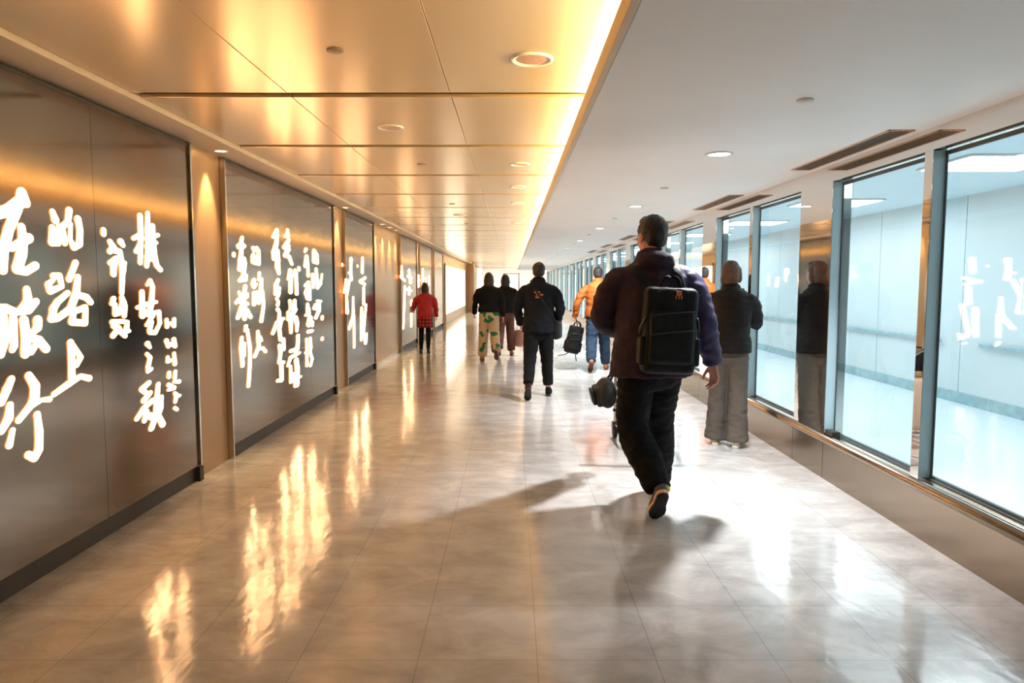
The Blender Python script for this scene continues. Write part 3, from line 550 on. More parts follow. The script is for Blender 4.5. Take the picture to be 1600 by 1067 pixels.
# ---------------------------------------------------------------- figures
def frame_of(d, hint):
    d = d.normalized(); u = hint-d*hint.dot(d)
    if u.length < 1e-4: u = Vector((0, 1, 0))-d*d.y
    u.normalize(); v = d.cross(u); return u, v
def tube(bm, pts, rads, hint=(1, 0, 0), n=16, caps=(True, True), steps=3):
    """rounded tapering limb; rads are r or (r_u, r_v), r_u along hint"""
    P = [Vector(p) for p in pts]; R = [(r, r) if not isinstance(r, (tuple, list)) else tuple(r) for r in rads]
    # smooth path
    Q, S = [], []
    for i in range(len(P)-1):
        p0 = P[max(i-1, 0)]; p1 = P[i]; p2 = P[i+1]; p3 = P[min(i+2, len(P)-1)]
        for s in range(steps):
            t = s/steps; t2, t3 = t*t, t*t*t
            q = 0.5*((2*p1)+(p2-p0)*t+(2*p0-5*p1+4*p2-p3)*t2+(3*p1-p0-3*p2+p3)*t3)
            Q.append(q); S.append(tuple(a+(b-a)*(t*t*(3-2*t)) for a, b in zip(R[i], R[i+1])))
    Q.append(P[-1]); S.append(R[-1])
    H = Vector(hint); rings = []
    def ring(c, u, v, a, b): return [bm.verts.new(c+u*(a*math.cos(2*PI*k/n))+v*(b*math.sin(2*PI*k/n))) for k in range(n)]
    for i, c in enumerate(Q):
        d = Q[min(i+1, len(Q)-1)]-Q[max(i-1, 0)]
        u, v = frame_of(d, H)
        if i == 0 and caps[0]:
            dd = d.normalized(); m = min(S[0])
            for s in (0.94, 0.75, 0.45): rings.append(ring(c-dd*m*s, u, v, S[0][0]*math.sqrt(1-s*s), S[0][1]*math.sqrt(1-s*s)))
        rings.append(ring(c, u, v, *S[i]))
        if i == len(Q)-1 and caps[1]:
            dd = d.normalized(); m = min(S[-1])
            for s in (0.45, 0.75, 0.94): rings.append(ring(c+dd*m*s, u, v, S[-1][0]*math.sqrt(1-s*s), S[-1][1]*math.sqrt(1-s*s)))
    for a, b in zip(rings, rings[1:]):
        for k in range(n): bm.faces.new((a[k], a[(k+1) % n], b[(k+1) % n], b[k]))
    bm.faces.new(rings[0][::-1]); bm.faces.new(rings[-1])
def ball(bm, c, r, rot=None, n=16):
    M4 = Matrix.Translation(c) @ ((rot.to_4x4()) if rot else Matrix.Identity(4)) @ Matrix.Diagonal((r[0], r[1], r[2], 1))
    bmesh.ops.create_uvsphere(bm, u_segments=n, v_segments=n//2+2, radius=1, matrix=M4)
def rbox(bm, c, h, rot=None, bev=0.02, seg=3):
    M4 = Matrix.Translation(c) @ (rot.to_4x4() if rot else Matrix.Identity(4)) @ Matrix.Diagonal((2*h[0], 2*h[1], 2*h[2], 1))
    g = bmesh.ops.create_cube(bm, size=1, matrix=M4)
    es = list({e for v in g['verts'] for e in v.link_edges})
    if bev: bmesh.ops.bevel(bm, geom=es, offset=bev, segments=seg, affect='EDGES', profile=0.5)
def fuse(name, bm, m, parent, voxel, smooth=4, wr=0.0, ws=9.0, wz=1.0, zcut=None):
    """melt the overlapping pieces into one continuous skin"""
    bmesh.ops.recalc_face_normals(bm, faces=bm.faces)
    me = bpy.data.meshes.new('tmp'); bm.to_mesh(me); bm.free()
    o = bpy.data.objects.new('tmp', me); C.objects.link(o)
    r = o.modifiers.new('r', 'REMESH'); r.mode = 'VOXEL'; r.voxel_size = voxel
    s = o.modifiers.new('s', 'SMOOTH'); s.factor = 0.5; s.iterations = smooth
    dg = bpy.context.evaluated_depsgraph_get(); ev = o.evaluated_get(dg)
    m2 = bpy.data.meshes.new_from_object(ev); bpy.data.objects.remove(o); bpy.data.meshes.remove(me)
    if wr:
        nr = [v.normal.copy() for v in m2.vertices]
        for v, n_ in zip(m2.vertices, nr):
            p = v.co*ws; q = Vector((p.x, p.y, p.z*wz))
            f = noise.noise(q)+0.5*noise.noise(q*2.1+Vector((5, 3, 1)))
            f = (1-abs(f)*2.2) if wz > 1 else f*1.5
            v.co += n_*f*wr
    for x in (m if isinstance(m, (list, tuple)) else [m]): m2.materials.append(x)
    m2.shade_smooth(); m2.name = name
    o = bpy.data.objects.new(name, m2); return link(o, parent)
def rotx(a): return Matrix.Rotation(a, 3, 'X')
def roty(a): return Matrix.Rotation(a, 3, 'Y')
def rotz(a): return Matrix.Rotation(a, 3, 'Z')
rad = math.radians

def add_hand(bm, wrist, d, side, curl, s=1.0, thumb_dir=None, pn=None):
    """palm, four unequal bent fingers and a thumb; side = direction from the palm's middle to the thumb edge, pn = palm normal"""
    d = d.normalized(); side = (side-d*side.dot(d)).normalized(); pn = pn or d.cross(side).normalized()
    tube(bm, [wrist-d*0.03*s, wrist+d*0.02*s, wrist+d*0.06*s, wrist+d*0.092*s], [(0.027*s, 0.019*s), (0.030*s, 0.018*s), (0.041*s, 0.016*s), (0.040*s, 0.013*s)], hint=side, n=14)
    for off, ln, cr in ((0.030, 0.072, 0.9), (0.010, 0.080, 1.0), (-0.011, 0.075, 1.05), (-0.031, 0.058, 1.15)):
        p = wrist+d*0.075*s+side*off*s; q = wrist+d*(0.095 if abs(off) < 0.02 else 0.090)*s+side*off*1.05*s
        pts = [p, q]; dd = d.copy(); ax = side
        for seg, a in ((0.45, 0.6), (0.30, 1.0), (0.25, 0.8)):
            dd = (Matrix.Rotation(curl*cr*a, 3, ax) @ dd)
            if (Matrix.Rotation(curl, 3, ax) @ d).dot(pn) < 0: dd = (Matrix.Rotation(-2*curl*cr*a, 3, ax) @ dd)
            pts.append(pts[-1]+dd*ln*seg*s)
        tube(bm, pts, [0.0095*s, 0.0095*s, 0.0088*s, 0.0078*s, 0.0066*s], hint=side, n=10, steps=2)
    b0 = wrist+d*0.022*s+side*0.022*s; td = (d*0.75+side*0.6+pn*0.35).normalized(); td2 = (d*0.95+side*0.15+pn*0.35).normalized()
    tube(bm, [b0, b0+td*0.035*s, b0+td*0.060*s+td2*0.005*s, b0+td*0.060*s+td2*0.035*s], [0.014*s, 0.012*s, 0.0105*s, 0.008*s], hint=pn, n=10, steps=2)

def person(P):
    """P holds the pose. Local frame: +y is where the figure faces, z up."""
    H = P['h']; vox = P.get('vox', 0.012); w = P.get('width', 1.0)
    root_loc = Vector((P['loc'][0], P['loc'][1], 0)); Rz = rotz(P.get('yaw', 0))
    J = {}
    lt, ls = 0.245*H, 0.235*H
    for i, s in ((0, -1), (1, 1)):
        th, kn, ft, ab = P['legs'][i]          # thigh swing (fwd +), knee bend, foot pitch (toe down +), abduction
        hip = Vector((s*0.050*H*w, 0, 0)); dth = rotx(rad(th)) @ Vector((math.sin(rad(ab))*s, 0, -math.cos(rad(ab)))); dth.normalize()
        knee = hip+dth*lt; dsh = rotx(rad(th-kn)) @ Vector((math.sin(rad(P.get('shin_ab', ab)))*s, 0, -1)); dsh.normalize()
        J['hip', i], J['knee', i], J['ank', i] = hip, knee, knee+dsh*ls
        J['foot', i] = rotz(-s*rad(P.get('toe_out', 6))) @ rotx(-rad(ft))
    if 'leg_override' in P:
        for k, v in P['leg_override'].items(): J[k] = Vector(v)
    fs = H/1.75
    low = min((J['ank', i]+J['foot', i] @ Vector((0, y, -0.085*fs))).z for i in (0, 1) for y in (-0.07*fs, 0.10*fs, 0.17*fs))
    dz = -low if 'leg_override' not in P else P['hip_z']
    for k in J:
        if k[0] != 'foot': J[k] = J[k]+Vector((0, 0, dz))
    hipz = dz; lean = rad(P.get('lean', 3))
    def T(x, y, z):      # torso frame, z above hip, leaning
        return Vector((0, 0, hipz))+rotx(-lean) @ Vector((x, y, z))
    sh = 0.30*H; shw = 0.108*H*w
    hz = rotz(rad(P.get('head_yaw', 0)))
    neck0 = T(0, -0.004*H, 0.325*H); headc = T(0, 0.012*H, 0.408*H)+Vector((0, 0.0, 0))
    hr = H*0.1357/0.235   # scale of the head relative to a 0.235 m head
    hs = H*0.133/0.235
    arms = {}
    for i, s in ((0, -1), (1, 1)):
        a = P['arms'][i]
        S = T(s*shw, 0, sh)
        if 'elbow' in a: E, W = Vector(a['elbow']), Vector(a['wrist'])
        else:
            dU = rotx(rad(a['swing'])) @ Vector((s*math.sin(rad(a.get('ab', 8))), 0, -math.cos(rad(a.get('ab', 8)))))
            E = S+dU*0.172*H
            dF = rotx(rad(a['swing']+a['bend'])) @ Vector((s*math.sin(rad(a.get('ab2', 4))), 0, -1)); dF.normalize()
            W = E+dF*0.150*H
        arms[i] = (S, E, W)
    root = None
    # ---- body: one continuous skin
    bm = bmesh.new()
    tube(bm, [T(0, 0, -0.03*H), T(0, 0, 0.06*H), T(0, 0.0, 0.17*H), T(0, 0, 0.26*H), T(0, -0.003*H, 0.31*H)],
         [(0.085*H*w, 0.058*H), (0.078*H*w, 0.052*H), (0.078*H*w, 0.055*H), (0.088*H*w, 0.055*H), (0.045*H, 0.035*H)], n=20)
    tube(bm, [neck0-Vector((0, 0, 0.03*H)), neck0+Vector((0, 0.004*H, 0.02*H)), headc-Vector((0, 0.01*H, 0.03*H))], [0.038*H, 0.033*H, 0.034*H], n=14)
    for i, s in ((0, -1), (1, 1)):
        S, E, W = arms[i]
        tube(bm, [T(s*shw*0.45, 0, sh-0.03*H), T(s*shw*0.9, 0, sh-0.03*H), S.lerp(E, 0.5), E, W], [0.030*H, 0.030*H, 0.026*H, 0.022*H, 0.0155*H], hint=(0, 1, 0), n=12)
        a = P['arms'][i]
        d = Vector(a['hand_dir']) if 'hand_dir' in a else (W-E)
        side = Vector(a.get('thumb', (-s*0.15, 1, 0)))
        add_hand(bm, W, d, side, rad(a.get('curl', 32)), s=H/1.78, pn=Vector(a['palm']) if 'palm' in a else Vector((-s, 0.1, 0)))
        tube(bm, [J['hip', i], J['knee', i], J['ank', i]], [0.047*H, 0.030*H, 0.020*H], n=12)
        F = J['foot', i]; A = J['ank', i]
        tube(bm, [A+F @ Vector((0, -0.03, -0.04))*fs, A+F @ Vector((0, 0.06, -0.05))*fs, A+F @ Vector((0, 0.13, -0.062))*fs], [0.028*fs, 0.03*fs, 0.018*fs], n=10)
    def hp(x, y, z): return headc+hz @ (Vector((x, y, z))*hs)
    def hb(c, r, rot=None): ball(bm, hp(*c), (r[0]*hs, r[1]*hs, r[2]*hs), (hz @ rot) if rot else hz, 20)
    hb((0, -0.012, 0.028), (0.074, 0.094, 0.088)); hb((0, 0.022, -0.035), (0.060, 0.068, 0.074))
    hb((0, 0.052, -0.082), (0.030, 0.028, 0.024)); hb((0, 0.068, 0.024), (0.045, 0.020, 0.014))
    tube(bm, [hp(0, 0.082, 0.012), hp(0, 0.100, -0.022), hp(0, 0.092, -0.034)], [0.009*hs, 0.013*hs, 0.013*hs], n=10)
    for s in (-1, 1):
        hb((s*0.076, -0.008, -0.008), (0.010, 0.020, 0.032), rotx(rad(-12))); hb((s*0.036, 0.052, -0.028), (0.022, 0.026, 0.022))
    root = fuse('person', bm, M['skin'], None, min(vox, P.get('bvox', vox)), 3)
    root.location = root_loc; root.rotation_euler = (0, 0, P.get('yaw', 0))
    tag(root, P['label'], 'person')
    # face details
    for s in (-1, 1):
        b2 = bmesh.new(); ball(b2, hp(s*0.031, 0.078, 0.006), (0.0125*hs, 0.009*hs, 0.0075*hs), hz, 12); e = new_obj('eye', b2, M['eye_white'], root, smooth=True)
        b2 = bmesh.new(); ball(b2, hp(s*0.031, 0.0865, 0.006), (0.0055*hs, 0.0022*hs, 0.0055*hs), hz, 10); new_obj('iris', b2, M['dark'], e, smooth=True)
    b2 = bmesh.new(); tube(b2, [hp(-0.022, 0.080, -0.056), hp(0, 0.089, -0.054), hp(0.022, 0.080, -0.056)], [0.003*hs, 0.0065*hs, 0.003*hs], n=8); new_obj('mouth', b2, M['lip_skin'], root, smooth=True)
    # ---- hair
    bm = bmesh.new()
    hb((0, -0.024, 0.040), (0.083, 0.094, 0.090)); hb((0, -0.050, -0.005), (0.074, 0.062, 0.070)); hb((0, 0.03, 0.092), (0.058, 0.048, 0.030))
    for s in (-1, 1): hb((s*0.070, 0.008, 0.035), (0.012, 0.035, 0.040))
    hl = P.get('hair_len', 0)
    if hl:
        tube(bm, [hp(0, -0.045, 0.03), hp(0, -0.075, -0.06), hp(0, -0.085, -0.06-hl*0.6), hp(0, -0.080, -0.06-hl)], [(0.080*hs, 0.06*hs), (0.088*hs, 0.045*hs), (0.082*hs, 0.035*hs), (0.055*hs, 0.022*hs)], n=16)
        for s in (-1, 1): tube(bm, [hp(s*0.072, 0.0, 0.04), hp(s*0.082, -0.005, -0.04), hp(s*0.078, -0.02, -0.06-hl*0.6)], [0.022*hs, 0.024*hs, 0.014*hs], n=10)
    fuse('hair', bm, M[P.get('hair', 'hair')], root, vox*0.8, 2, wr=0.004, ws=28, wz=0.4)
    # ---- trousers
    if P.get('trousers'):
        bm = bmesh.new(); tr = P.get('trouser_r', (0.062, 0.047, 0.043, 0.038))
        tube(bm, [T(0, 0, -0.045*H), T(0, 0, 0.02*H), T(0, 0, 0.085*H)], [(0.093*H*w, 0.068*H), (0.096*H*w, 0.070*H), (0.086*H*w, 0.062*H)], n=20)
        for i, s in ((0, -1), (1, 1)):
            h_, k_, a_ = J['hip', i], J['knee', i], J['ank', i]
            end = a_+(a_-k_).normalized()*P.get('cuff_drop', -0.005)*H
            mid = k_.lerp(end, 0.5)
            tube(bm, [h_+Vector((0, 0, 0.02)), h_.lerp(k_, 0.5), k_, mid, end], [(tr[0]*H*w), (tr[0]*0.92*H*w), tr[1]*H, tr[2]*H, tr[3]*H], n=18, caps=(True, False))
        fuse('trousers', bm, M[P['trousers']], root, vox, 3, wr=P.get('wr', 0.006), ws=7, wz=2.2)
        for i in (0,):
            if P.get('sock'):
                b2 = bmesh.new(); a_ = J['ank', i]; k_ = J['knee', i]
                tube(b2, [a_+(k_-a_)*0.09, a_+(a_-k_).normalized()*0.02], [0.026*H, 0.025*H], n=12, caps=(False, False)); new_obj('sock', b2, M[P['sock']], root, smooth=True)
    if P.get('tights'):
        for i in (0, 1):
            b2 = bmesh.new(); tube(b2, [J['hip', i], J['knee', i], J['knee', i].lerp(J['ank', i], 0.4), J['ank', i], J['ank', i]+J['foot', i] @ Vector((0, 0.05, -0.045))*fs], [0.052*H, 0.034*H, 0.034*H, 0.0235*H, 0.024*H], n=14)
            new_obj('tights_leg', b2, M[P['tights']], root, smooth=True)
    if P.get('skirt'):
        b2 = bmesh.new(); tube(b2, [T(0, 0, 0.10*H), T(0, 0, 0.0), T(0, 0, -0.09*H), T(0, 0, -0.155*H)], [(0.08*H, 0.062*H), (0.10*H, 0.076*H), (0.108*H, 0.085*H), (0.112*H, 0.092*H)], n=28, caps=(True, False))
        fuse('skirt', b2, M[P['skirt']], root, vox, 2, wr=0.004, ws=12, wz=0.3)
    # ---- shoes
    for i, s in ((0, -1), (1, 1)):
        F, A = J['foot', i], J['ank', i]
        def fp(x, y, z): return A+F @ (Vector((x*s, y, z-0.085))*fs)
        bm = bmesh.new()
        hi = P.get('shoe_high', 0.11)
        tube(bm, [fp(0, -0.035, hi+0.0), fp(0, -0.035, 0.075), fp(0, -0.030, 0.040)], [0.036*fs, 0.037*fs, 0.036*fs], n=14, caps=(False, True))
        tube(bm, [fp(0, -0.050, 0.045), fp(-0.002, 0.02, 0.052), fp(0.002, 0.09, 0.042), fp(0.0, 0.150, 0.034), fp(-0.004, 0.178, 0.030)],
             [(0.036*fs, 0.040*fs), (0.038*fs, 0.042*fs), (0.046*fs, 0.034*fs), (0.040*fs, 0.026*fs), (0.028*fs, 0.018*fs)], hint=F @ Vector((1, 0, 0)), n=16)
        sh_ = fuse('shoe', bm, M[P['shoe']], root, min(vox, 0.008), 2)
        def outline(zz, grow):
            pts = []
            prof = [(-0.092, 0.0), (-0.085, 0.022), (-0.065, 0.034), (-0.02, 0.036), (0.03, 0.036), (0.08, 0.047), (0.12, 0.048), (0.16, 0.038), (0.188, 0.020), (0.197, 0.0)]
            for y, x in prof: pts.append((x*grow, y*grow))
            for y, x in prof[-2:0:-1]: pts.append((-x*grow*0.92, y*grow))
            return [(x, y, zz+max(0, y-0.12)*0.12) for x, y in pts]
        def slab(z0, z1, g0, g1, name, m):
            b2 = bmesh.new(); a = [b2.verts.new(fp(*p)) for p in outline(z0, g0)]; b = [b2.verts.new(fp(*p)) for p in outline(z1, g1)]
            for k in range(len(a)): b2.faces.new((a[k], a[(k+1) % len(a)], b[(k+1) % len(a)], b[k]))
            b2.faces.new(a[::-1]); b2.faces.new(b); return new_obj(name, b2, M[m], sh_, bevel=0.002)
        if P.get('midsole'):
            slab(0.0, 0.014, 1.0, 1.01, 'outsole', P['sole']); slab(0.0145, 0.034, 1.02, 1.03, 'midsole', P['midsole'])
            b2 = bmesh.new(); ball(b2, fp(-0.040, 0.0, 0.055), (0.007, 0.035, 0.018), F, 12); ball(b2, fp(-0.036, -0.055, 0.060), (0.016, 0.012, 0.022), F, 12); new_obj('lime_patch', b2, M['lime'], sh_, smooth=True)
        else:
            slab(0.0, 0.026, 1.0, 1.02, 'sole', P['sole'])
    # ---- jacket: torso and sleeves fused
    bm = bmesh.new(); jb = P.get('hem', -0.03)
    k = P.get('bulk', 1.0)
    prof = P.get('jprof') or [(jb, 0.115, 0.088), (jb+0.05, 0.112, 0.085), (0.10, 0.103, 0.080), (0.20, 0.108, 0.080), (0.27, 0.112, 0.074), (0.305, 0.088, 0.060), (0.325, 0.052, 0.048)]
    tube(bm, [T(0, -0.002*H, z*H) for z, a, b in prof], [(a*H*w*k, b*H*k) for z, a, b in prof], n=24, caps=(False, True))
    if P.get('collar', True): tube(bm, [T(0, -0.004*H, 0.31*H), T(0, 0.0, 0.352*H)], [(0.047*H, 0.046*H), (0.041*H, 0.043*H)], n=16, caps=(False, False))
    if P.get('hood'): ball(bm, T(0, -0.052*H, 0.318*H), (0.062*H, 0.034*H, 0.038*H))
    sr = P.get('sleeve_r', (0.042, 0.034, 0.028))
    for i, s in ((0, -1), (1, 1)):
        S, E, W = arms[i]; d = (W-E).normalized()
        if P.get('vest'): tube(bm, [T(s*shw*0.6, 0, sh-0.01*H), S], [0.05*H, 0.042*H], n=14)
        else: tube(bm, [T(s*shw*0.45, 0, sh-0.035*H), T(s*shw*0.92, 0, sh-0.032*H), S.lerp(E, 0.45)+Vector((s*0.004*H, 0, 0)), E, E.lerp(W, 0.5), W+d*P.get('cuff', 0.012)*H], [sr[0]*H*0.86, sr[0]*H*0.93, sr[0]*H*0.97, sr[1]*H, (sr[1]+sr[2])/2*H*1.03, sr[2]*H], hint=(0, 1, 0), n=16, caps=(True, False))
    jk = fuse('jacket', bm, M[P['jacket']], root, vox, 3, wr=P.get('jwr', 0.007), ws=P.get('jws', 6), wz=P.get('jwz', 1.8))
    if P.get('jacket_sleeve'):
        jk.data.materials.append(M[P['jacket_sleeve']])
        for p_ in jk.data.polygons:
            c_ = p_.center
            if c_.x > 0.215*H/1.84 - max(0, c_.z-1.25)*0.25: p_.material_index = 1
    return dict(root=root, J=J, arms=arms, T=T, H=H, jacket=jk, hp=hp)

def backpack(name, label, c, size, rot, m='black_nylon', group=None, straps=None, tagm=None):
    """c centre, size half extents (x, y depth, z)"""
    hx, hy, hz_ = size
    root = None
    def L(x, y, z): return rot @ Vector((x, y, z))
    bm = bmesh.new()
    tube(bm, [L(0, 0, -hz_+0.07), L(0, 0, 0), L(0, 0.0, hz_*0.5), L(0, 0.01, hz_-0.09)], [(hx*0.90, hy*0.95), (hx*0.96, hy*1.05), (hx*0.93, hy), (hx*0.84, hy*0.8)], hint=rot @ Vector((1, 0, 0)), n=24)
    rbox(bm, L(0, 0.0, -0.012), (hx*0.98, hy*0.88, hz_*0.97), rot, 0.038, 4)
    root = fuse(name, bm, M[m], None, 0.008, 4, wr=0.003, ws=9)
    root.location = c; tag(root, label, 'backpack', group)
    bm = bmesh.new(); rbox(bm, L(0, -hy*0.86, -hz_*0.18), (hx*0.82, hy*0.34, hz_*0.60), rot, 0.025, 3)
    pk = fuse('front_pocket', bm, M[m], root, 0.008, 2, wr=0.002, ws=10)
    for z in (0.40, -0.02):
        bm = bmesh.new(); tube(bm, [L(-hx*0.76, -hy*1.22, hz_*(z-0.10)), L(0, -hy*1.25, hz_*(z-0.03)), L(hx*0.76, -hy*1.22, hz_*(z+0.02))], [0.004]*3, n=8); new_obj('zip', bm, M['plastic'], pk, smooth=True)
    bm = bmesh.new(); tube(bm, [L(-hx*0.80, -hy*0.55, hz_*0.62), L(-hx*0.45, -hy*0.85, hz_*0.86), L(hx*0.45, -hy*0.85, hz_*0.86), L(hx*0.80, -hy*0.55, hz_*0.62)], [0.005]*4, n=8); new_obj('top_zip', bm, M['plastic'], root, smooth=True)
    bm = bmesh.new(); tube(bm, [L(-0.06, hy*0.2, hz_*0.93), L(-0.035, hy*0.1, hz_+0.035), L(0.035, hy*0.1, hz_+0.035), L(0.06, hy*0.2, hz_*0.93)], [(0.011, 0.005)]*4, n=10); new_obj('carry_handle', bm, M[m], root, smooth=True)
    for s in (-1, 1):
        bm = bmesh.new(); rbox(bm, L(s*hx*0.97, 0, -hz_*0.5), (0.022, hy*0.7, hz_*0.32), rot, 0.014, 3); new_obj('side_pocket', bm, M[m], root, smooth=True)
        bm = bmesh.new(); tube(bm, [L(s*hx*0.95, -hy*0.7, hz_*0.25), L(s*hx*1.10, -hy*0.1, -hz_*0.02), L(s*hx*0.98, hy*0.6, -hz_*0.2)], [(0.004, 0.010)]*3, n=8); new_obj('side_strap', bm, M['plastic'], root, smooth=True)
    if tagm:
        bm = bmesh.new(); rbox(bm, L(0.03, -hy*0.86, hz_*0.80), (0.016, 0.004, 0.014), rot, 0.004, 2)
        for dx in (-0.016, 0.0, 0.016): rbox(bm, L(0.03+dx, -hy*0.875, hz_*0.80-0.022), (0.004, 0.003, 0.010), rot, 0.002, 2)
        rbox(bm, L(0.042, -hy*0.86, hz_*0.80+0.018), (0.005, 0.003, 0.008), rot, 0.002, 2)
        new_obj('orange_emblem', bm, M['print'], root, smooth=True)
    if straps:
        for pts in straps:
            bm = bmesh.new(); tube(bm, [Vector(p)-Vector(c) for p in pts], [(0.026, 0.006)]*len(pts), hint=(1, 0, 0), n=12, steps=5); new_obj('shoulder_strap', bm, M[m], root, smooth=True)
    return root

# 1. the man with the backpack, walking away
H = 1.84
man = person(dict(h=H, loc=(0.86, 4.32), vox=0.010, bvox=0.0045, yaw=rad(2), head_yaw=22, lean=3, toe_out=0, width=1.0,
    legs=[(0, 0, 47, 2), (0, 0, -4, 2)], hip_z=0.955,
    leg_override={('hip', 0): (-0.09, 0, 0), ('knee', 0): (-0.10, 0.05, -0.45), ('ank', 0): (0.00, -0.24, -0.755),
                  ('hip', 1): (0.09, 0, 0), ('knee', 1): (0.10, 0.20, -0.40), ('ank', 1): (0.145, 0.34, -0.858)},
    arms=[dict(elbow=(-0.295, 0.06, 1.20), wrist=(0.02, 0.50, 1.035), hand_dir=(0.22, 0.95, 0.0), thumb=(0.9, -0.2, 0.3), palm=(0, 0, -1), curl=55),
          dict(elbow=(0.305, -0.05, 1.20), wrist=(0.385, 0.0, 0.925), hand_dir=(0.12, 0.05, -1), thumb=(-0.35, 0.9, 0), palm=(-0.9, -0.45, 0), curl=34)],
    label='man walking away in plum jacket and black trousers wearing a large black backpack',
    jacket='purple', jacket_sleeve='purple_sleeve', trousers='black_cloth', shoe='grey_mesh', sole='sole_black', midsole='sole_orange', hem=-0.055, hood=True,
    trouser_r=(0.063, 0.052, 0.053, 0.040), cuff_drop=0.0, wr=0.008, jwr=0.008, bulk=1.06, sleeve_r=(0.046, 0.039, 0.030), cuff=0.0,
    jprof=[(-0.058, 0.132, 0.092), (-0.01, 0.127, 0.090), (0.08, 0.117, 0.084), (0.20, 0.113, 0.082), (0.265, 0.114, 0.076), (0.300, 0.092, 0.062), (0.322, 0.054, 0.050)]))
Rm = rotz(rad(2)); base = Vector((0.86, 4.32, 0))
def W_(x, y, z): return base+Rm @ Vector((x, y, z))
bc = W_(0.04, -0.25, 1.155)
sl = []
for s, ox in ((-1, -0.11), (1, 0.12)):
    sl.append([W_(0.04+s*0.10, -0.17, 1.36), W_(ox+0.0, -0.10, 1.50), W_(ox, 0.03, 1.525), W_(ox+s*0.02, 0.15, 1.40), W_(ox+s*0.06, 0.16, 1.22), W_(0.04+s*0.14, 0.02, 1.02), W_(0.04+s*0.13, -0.16, 0.95)])
backpack('backpack', 'large black backpack with small orange emblem worn by the man in plum jacket', bc, (0.158, 0.080, 0.258), Rm @ roty(rad(2)), straps=sl, tagm=True)

# 2. woman at the window
wom = person(dict(h=1.60, loc=(1.90, 6.12), yaw=rad(-24), head_yaw=-8, lean=-1, vox=0.011, width=0.94,
    legs=[(1, 2, 0, 2), (-4, 2, 0, 1)], toe_out=8,
    arms=[dict(elbow=(-0.20, 0.14, 1.06), wrist=(-0.08, 0.30, 1.22), hand_dir=(0.3, 0.5, 0.8), thumb=(1, 0, 0.2), palm=(0.3, 0.9, 0), curl=40),
          dict(elbow=(0.20, 0.14, 1.06), wrist=(0.08, 0.30, 1.22), hand_dir=(-0.3, 0.5, 0.8), thumb=(-1, 0, 0.2), palm=(-0.3, 0.9, 0), curl=40)],
    label='woman in dark padded jacket and wide grey trousers facing the window', hair='hair_brown', hair_len=0.025,
    jacket='puffer', trousers='taupe', shoe='sole_white', sole='sole_white', hem=-0.015, trouser_r=(0.059, 0.050, 0.053, 0.060), cuff_drop=0.022, wr=0.005,
    jwr=0.006, jws=5, jwz=4, bulk=1.06, sleeve_r=(0.042, 0.036, 0.029)))
# phone held up in her hands
ph = bmesh.new(); rbox(ph, Vector((0, 0, 0)), (0.072, 0.005, 0.036), None, 0.004, 2)
pc = Vector((1.90, 6.12, 0))+rotz(rad(-24)) @ Vector((0, 0.375, 1.335))
p_ = new_obj('phone', ph, M['plastic']); p_.location = pc; p_.rotation_euler = (0, 0, rad(-24)); tag(p_, 'black phone held up by the woman in wide grey trousers', 'phone')

# 3. man in black, middle
mid = person(dict(h=1.665, loc=(0.33, 8.72), yaw=rad(-2), lean=2, vox=0.012, toe_out=4,
    legs=[(-14, 22, 42, 3), (10, 4, -4, 3)],
    arms=[dict(swing=-6, bend=46, ab=17, ab2=-8), dict(swing=-6, bend=46, ab=18, ab2=-8)],
    label='man in black jacket and cropped black trousers walking away in the middle', jacket='navy_black', trousers='black_cloth', shoe='black_cloth', sole='sole_black',
    sock='red_cloth', hem=-0.045, bulk=1.06, trouser_r=(0.062, 0.047, 0.042, 0.036), cuff_drop=-0.03, jwr=0.008))
b2 = bmesh.new()
for x, z, w_2 in ((-0.02, 0.03, 0.035), (0.01, 0.0, 0.045), (-0.01, -0.03, 0.03)): rbox(b2, mid['T'](x, -0.147, 0.235*1.665+z), (w_2, 0.004, 0.010), None, 0.003, 2)
new_obj('rust_print', b2, M['print'], mid['jacket'])
bm = bmesh.new(); rbox(bm, Vector((0, 0, 0)), (0.06, 0.13, 0.12), rotz(rad(-12)), 0.04, 4)
sb = fuse('shoulder_bag', bm, M['black_nylon'], None, 0.009, 3, wr=0.003); sb.location = (0.33+0.225, 8.80, 0.84)
tag(sb, 'small black shoulder bag on the right hip of the man in black', 'bag')
bm = bmesh.new(); tube(bm, [(0.0, 0.0, 0.10), (-0.07, 0.08, 0.34), (-0.25, 0.04, 0.60), (-0.32, -0.09, 0.585), (-0.22, -0.235, 0.42), (0.0, -0.12, 0.08)], [(0.014, 0.004)]*6, n=8, steps=4); new_obj('strap', bm, M['black_nylon'], sb, smooth=True)

# 4. man in orange jacket carrying a backpack by hand
orange_man = person(dict(h=1.68, loc=(1.40, 11.45), yaw=rad(-3), lean=7, vox=0.013, toe_out=6,
    legs=[(-12, 26, 40, 3), (10, 4, -4, 4)],
    arms=[dict(elbow=(-0.34, 0.0, 1.08), wrist=(-0.37, 0.03, 0.88), hand_dir=(0, 0.05, -1), thumb=(0.2, 1, 0), palm=(1, -0.1, 0), curl=60), dict(swing=10, bend=20, ab=10)],
    label='man in mustard orange jacket, blue jeans and tan boots carrying a backpack', hair='hair_grey', jacket='orange', trousers='denim', shoe='tan_leather', sole='sole_brown',
    hem=-0.01, bulk=1.10, trouser_r=(0.066, 0.055, 0.050, 0.044), shoe_high=0.13))
hb_ = backpack('backpack', 'black backpack hanging from the hand of the man in orange jacket', (1.02, 11.50, 0.505), (0.125, 0.075, 0.235), rotz(rad(20)) @ roty(rad(14)))
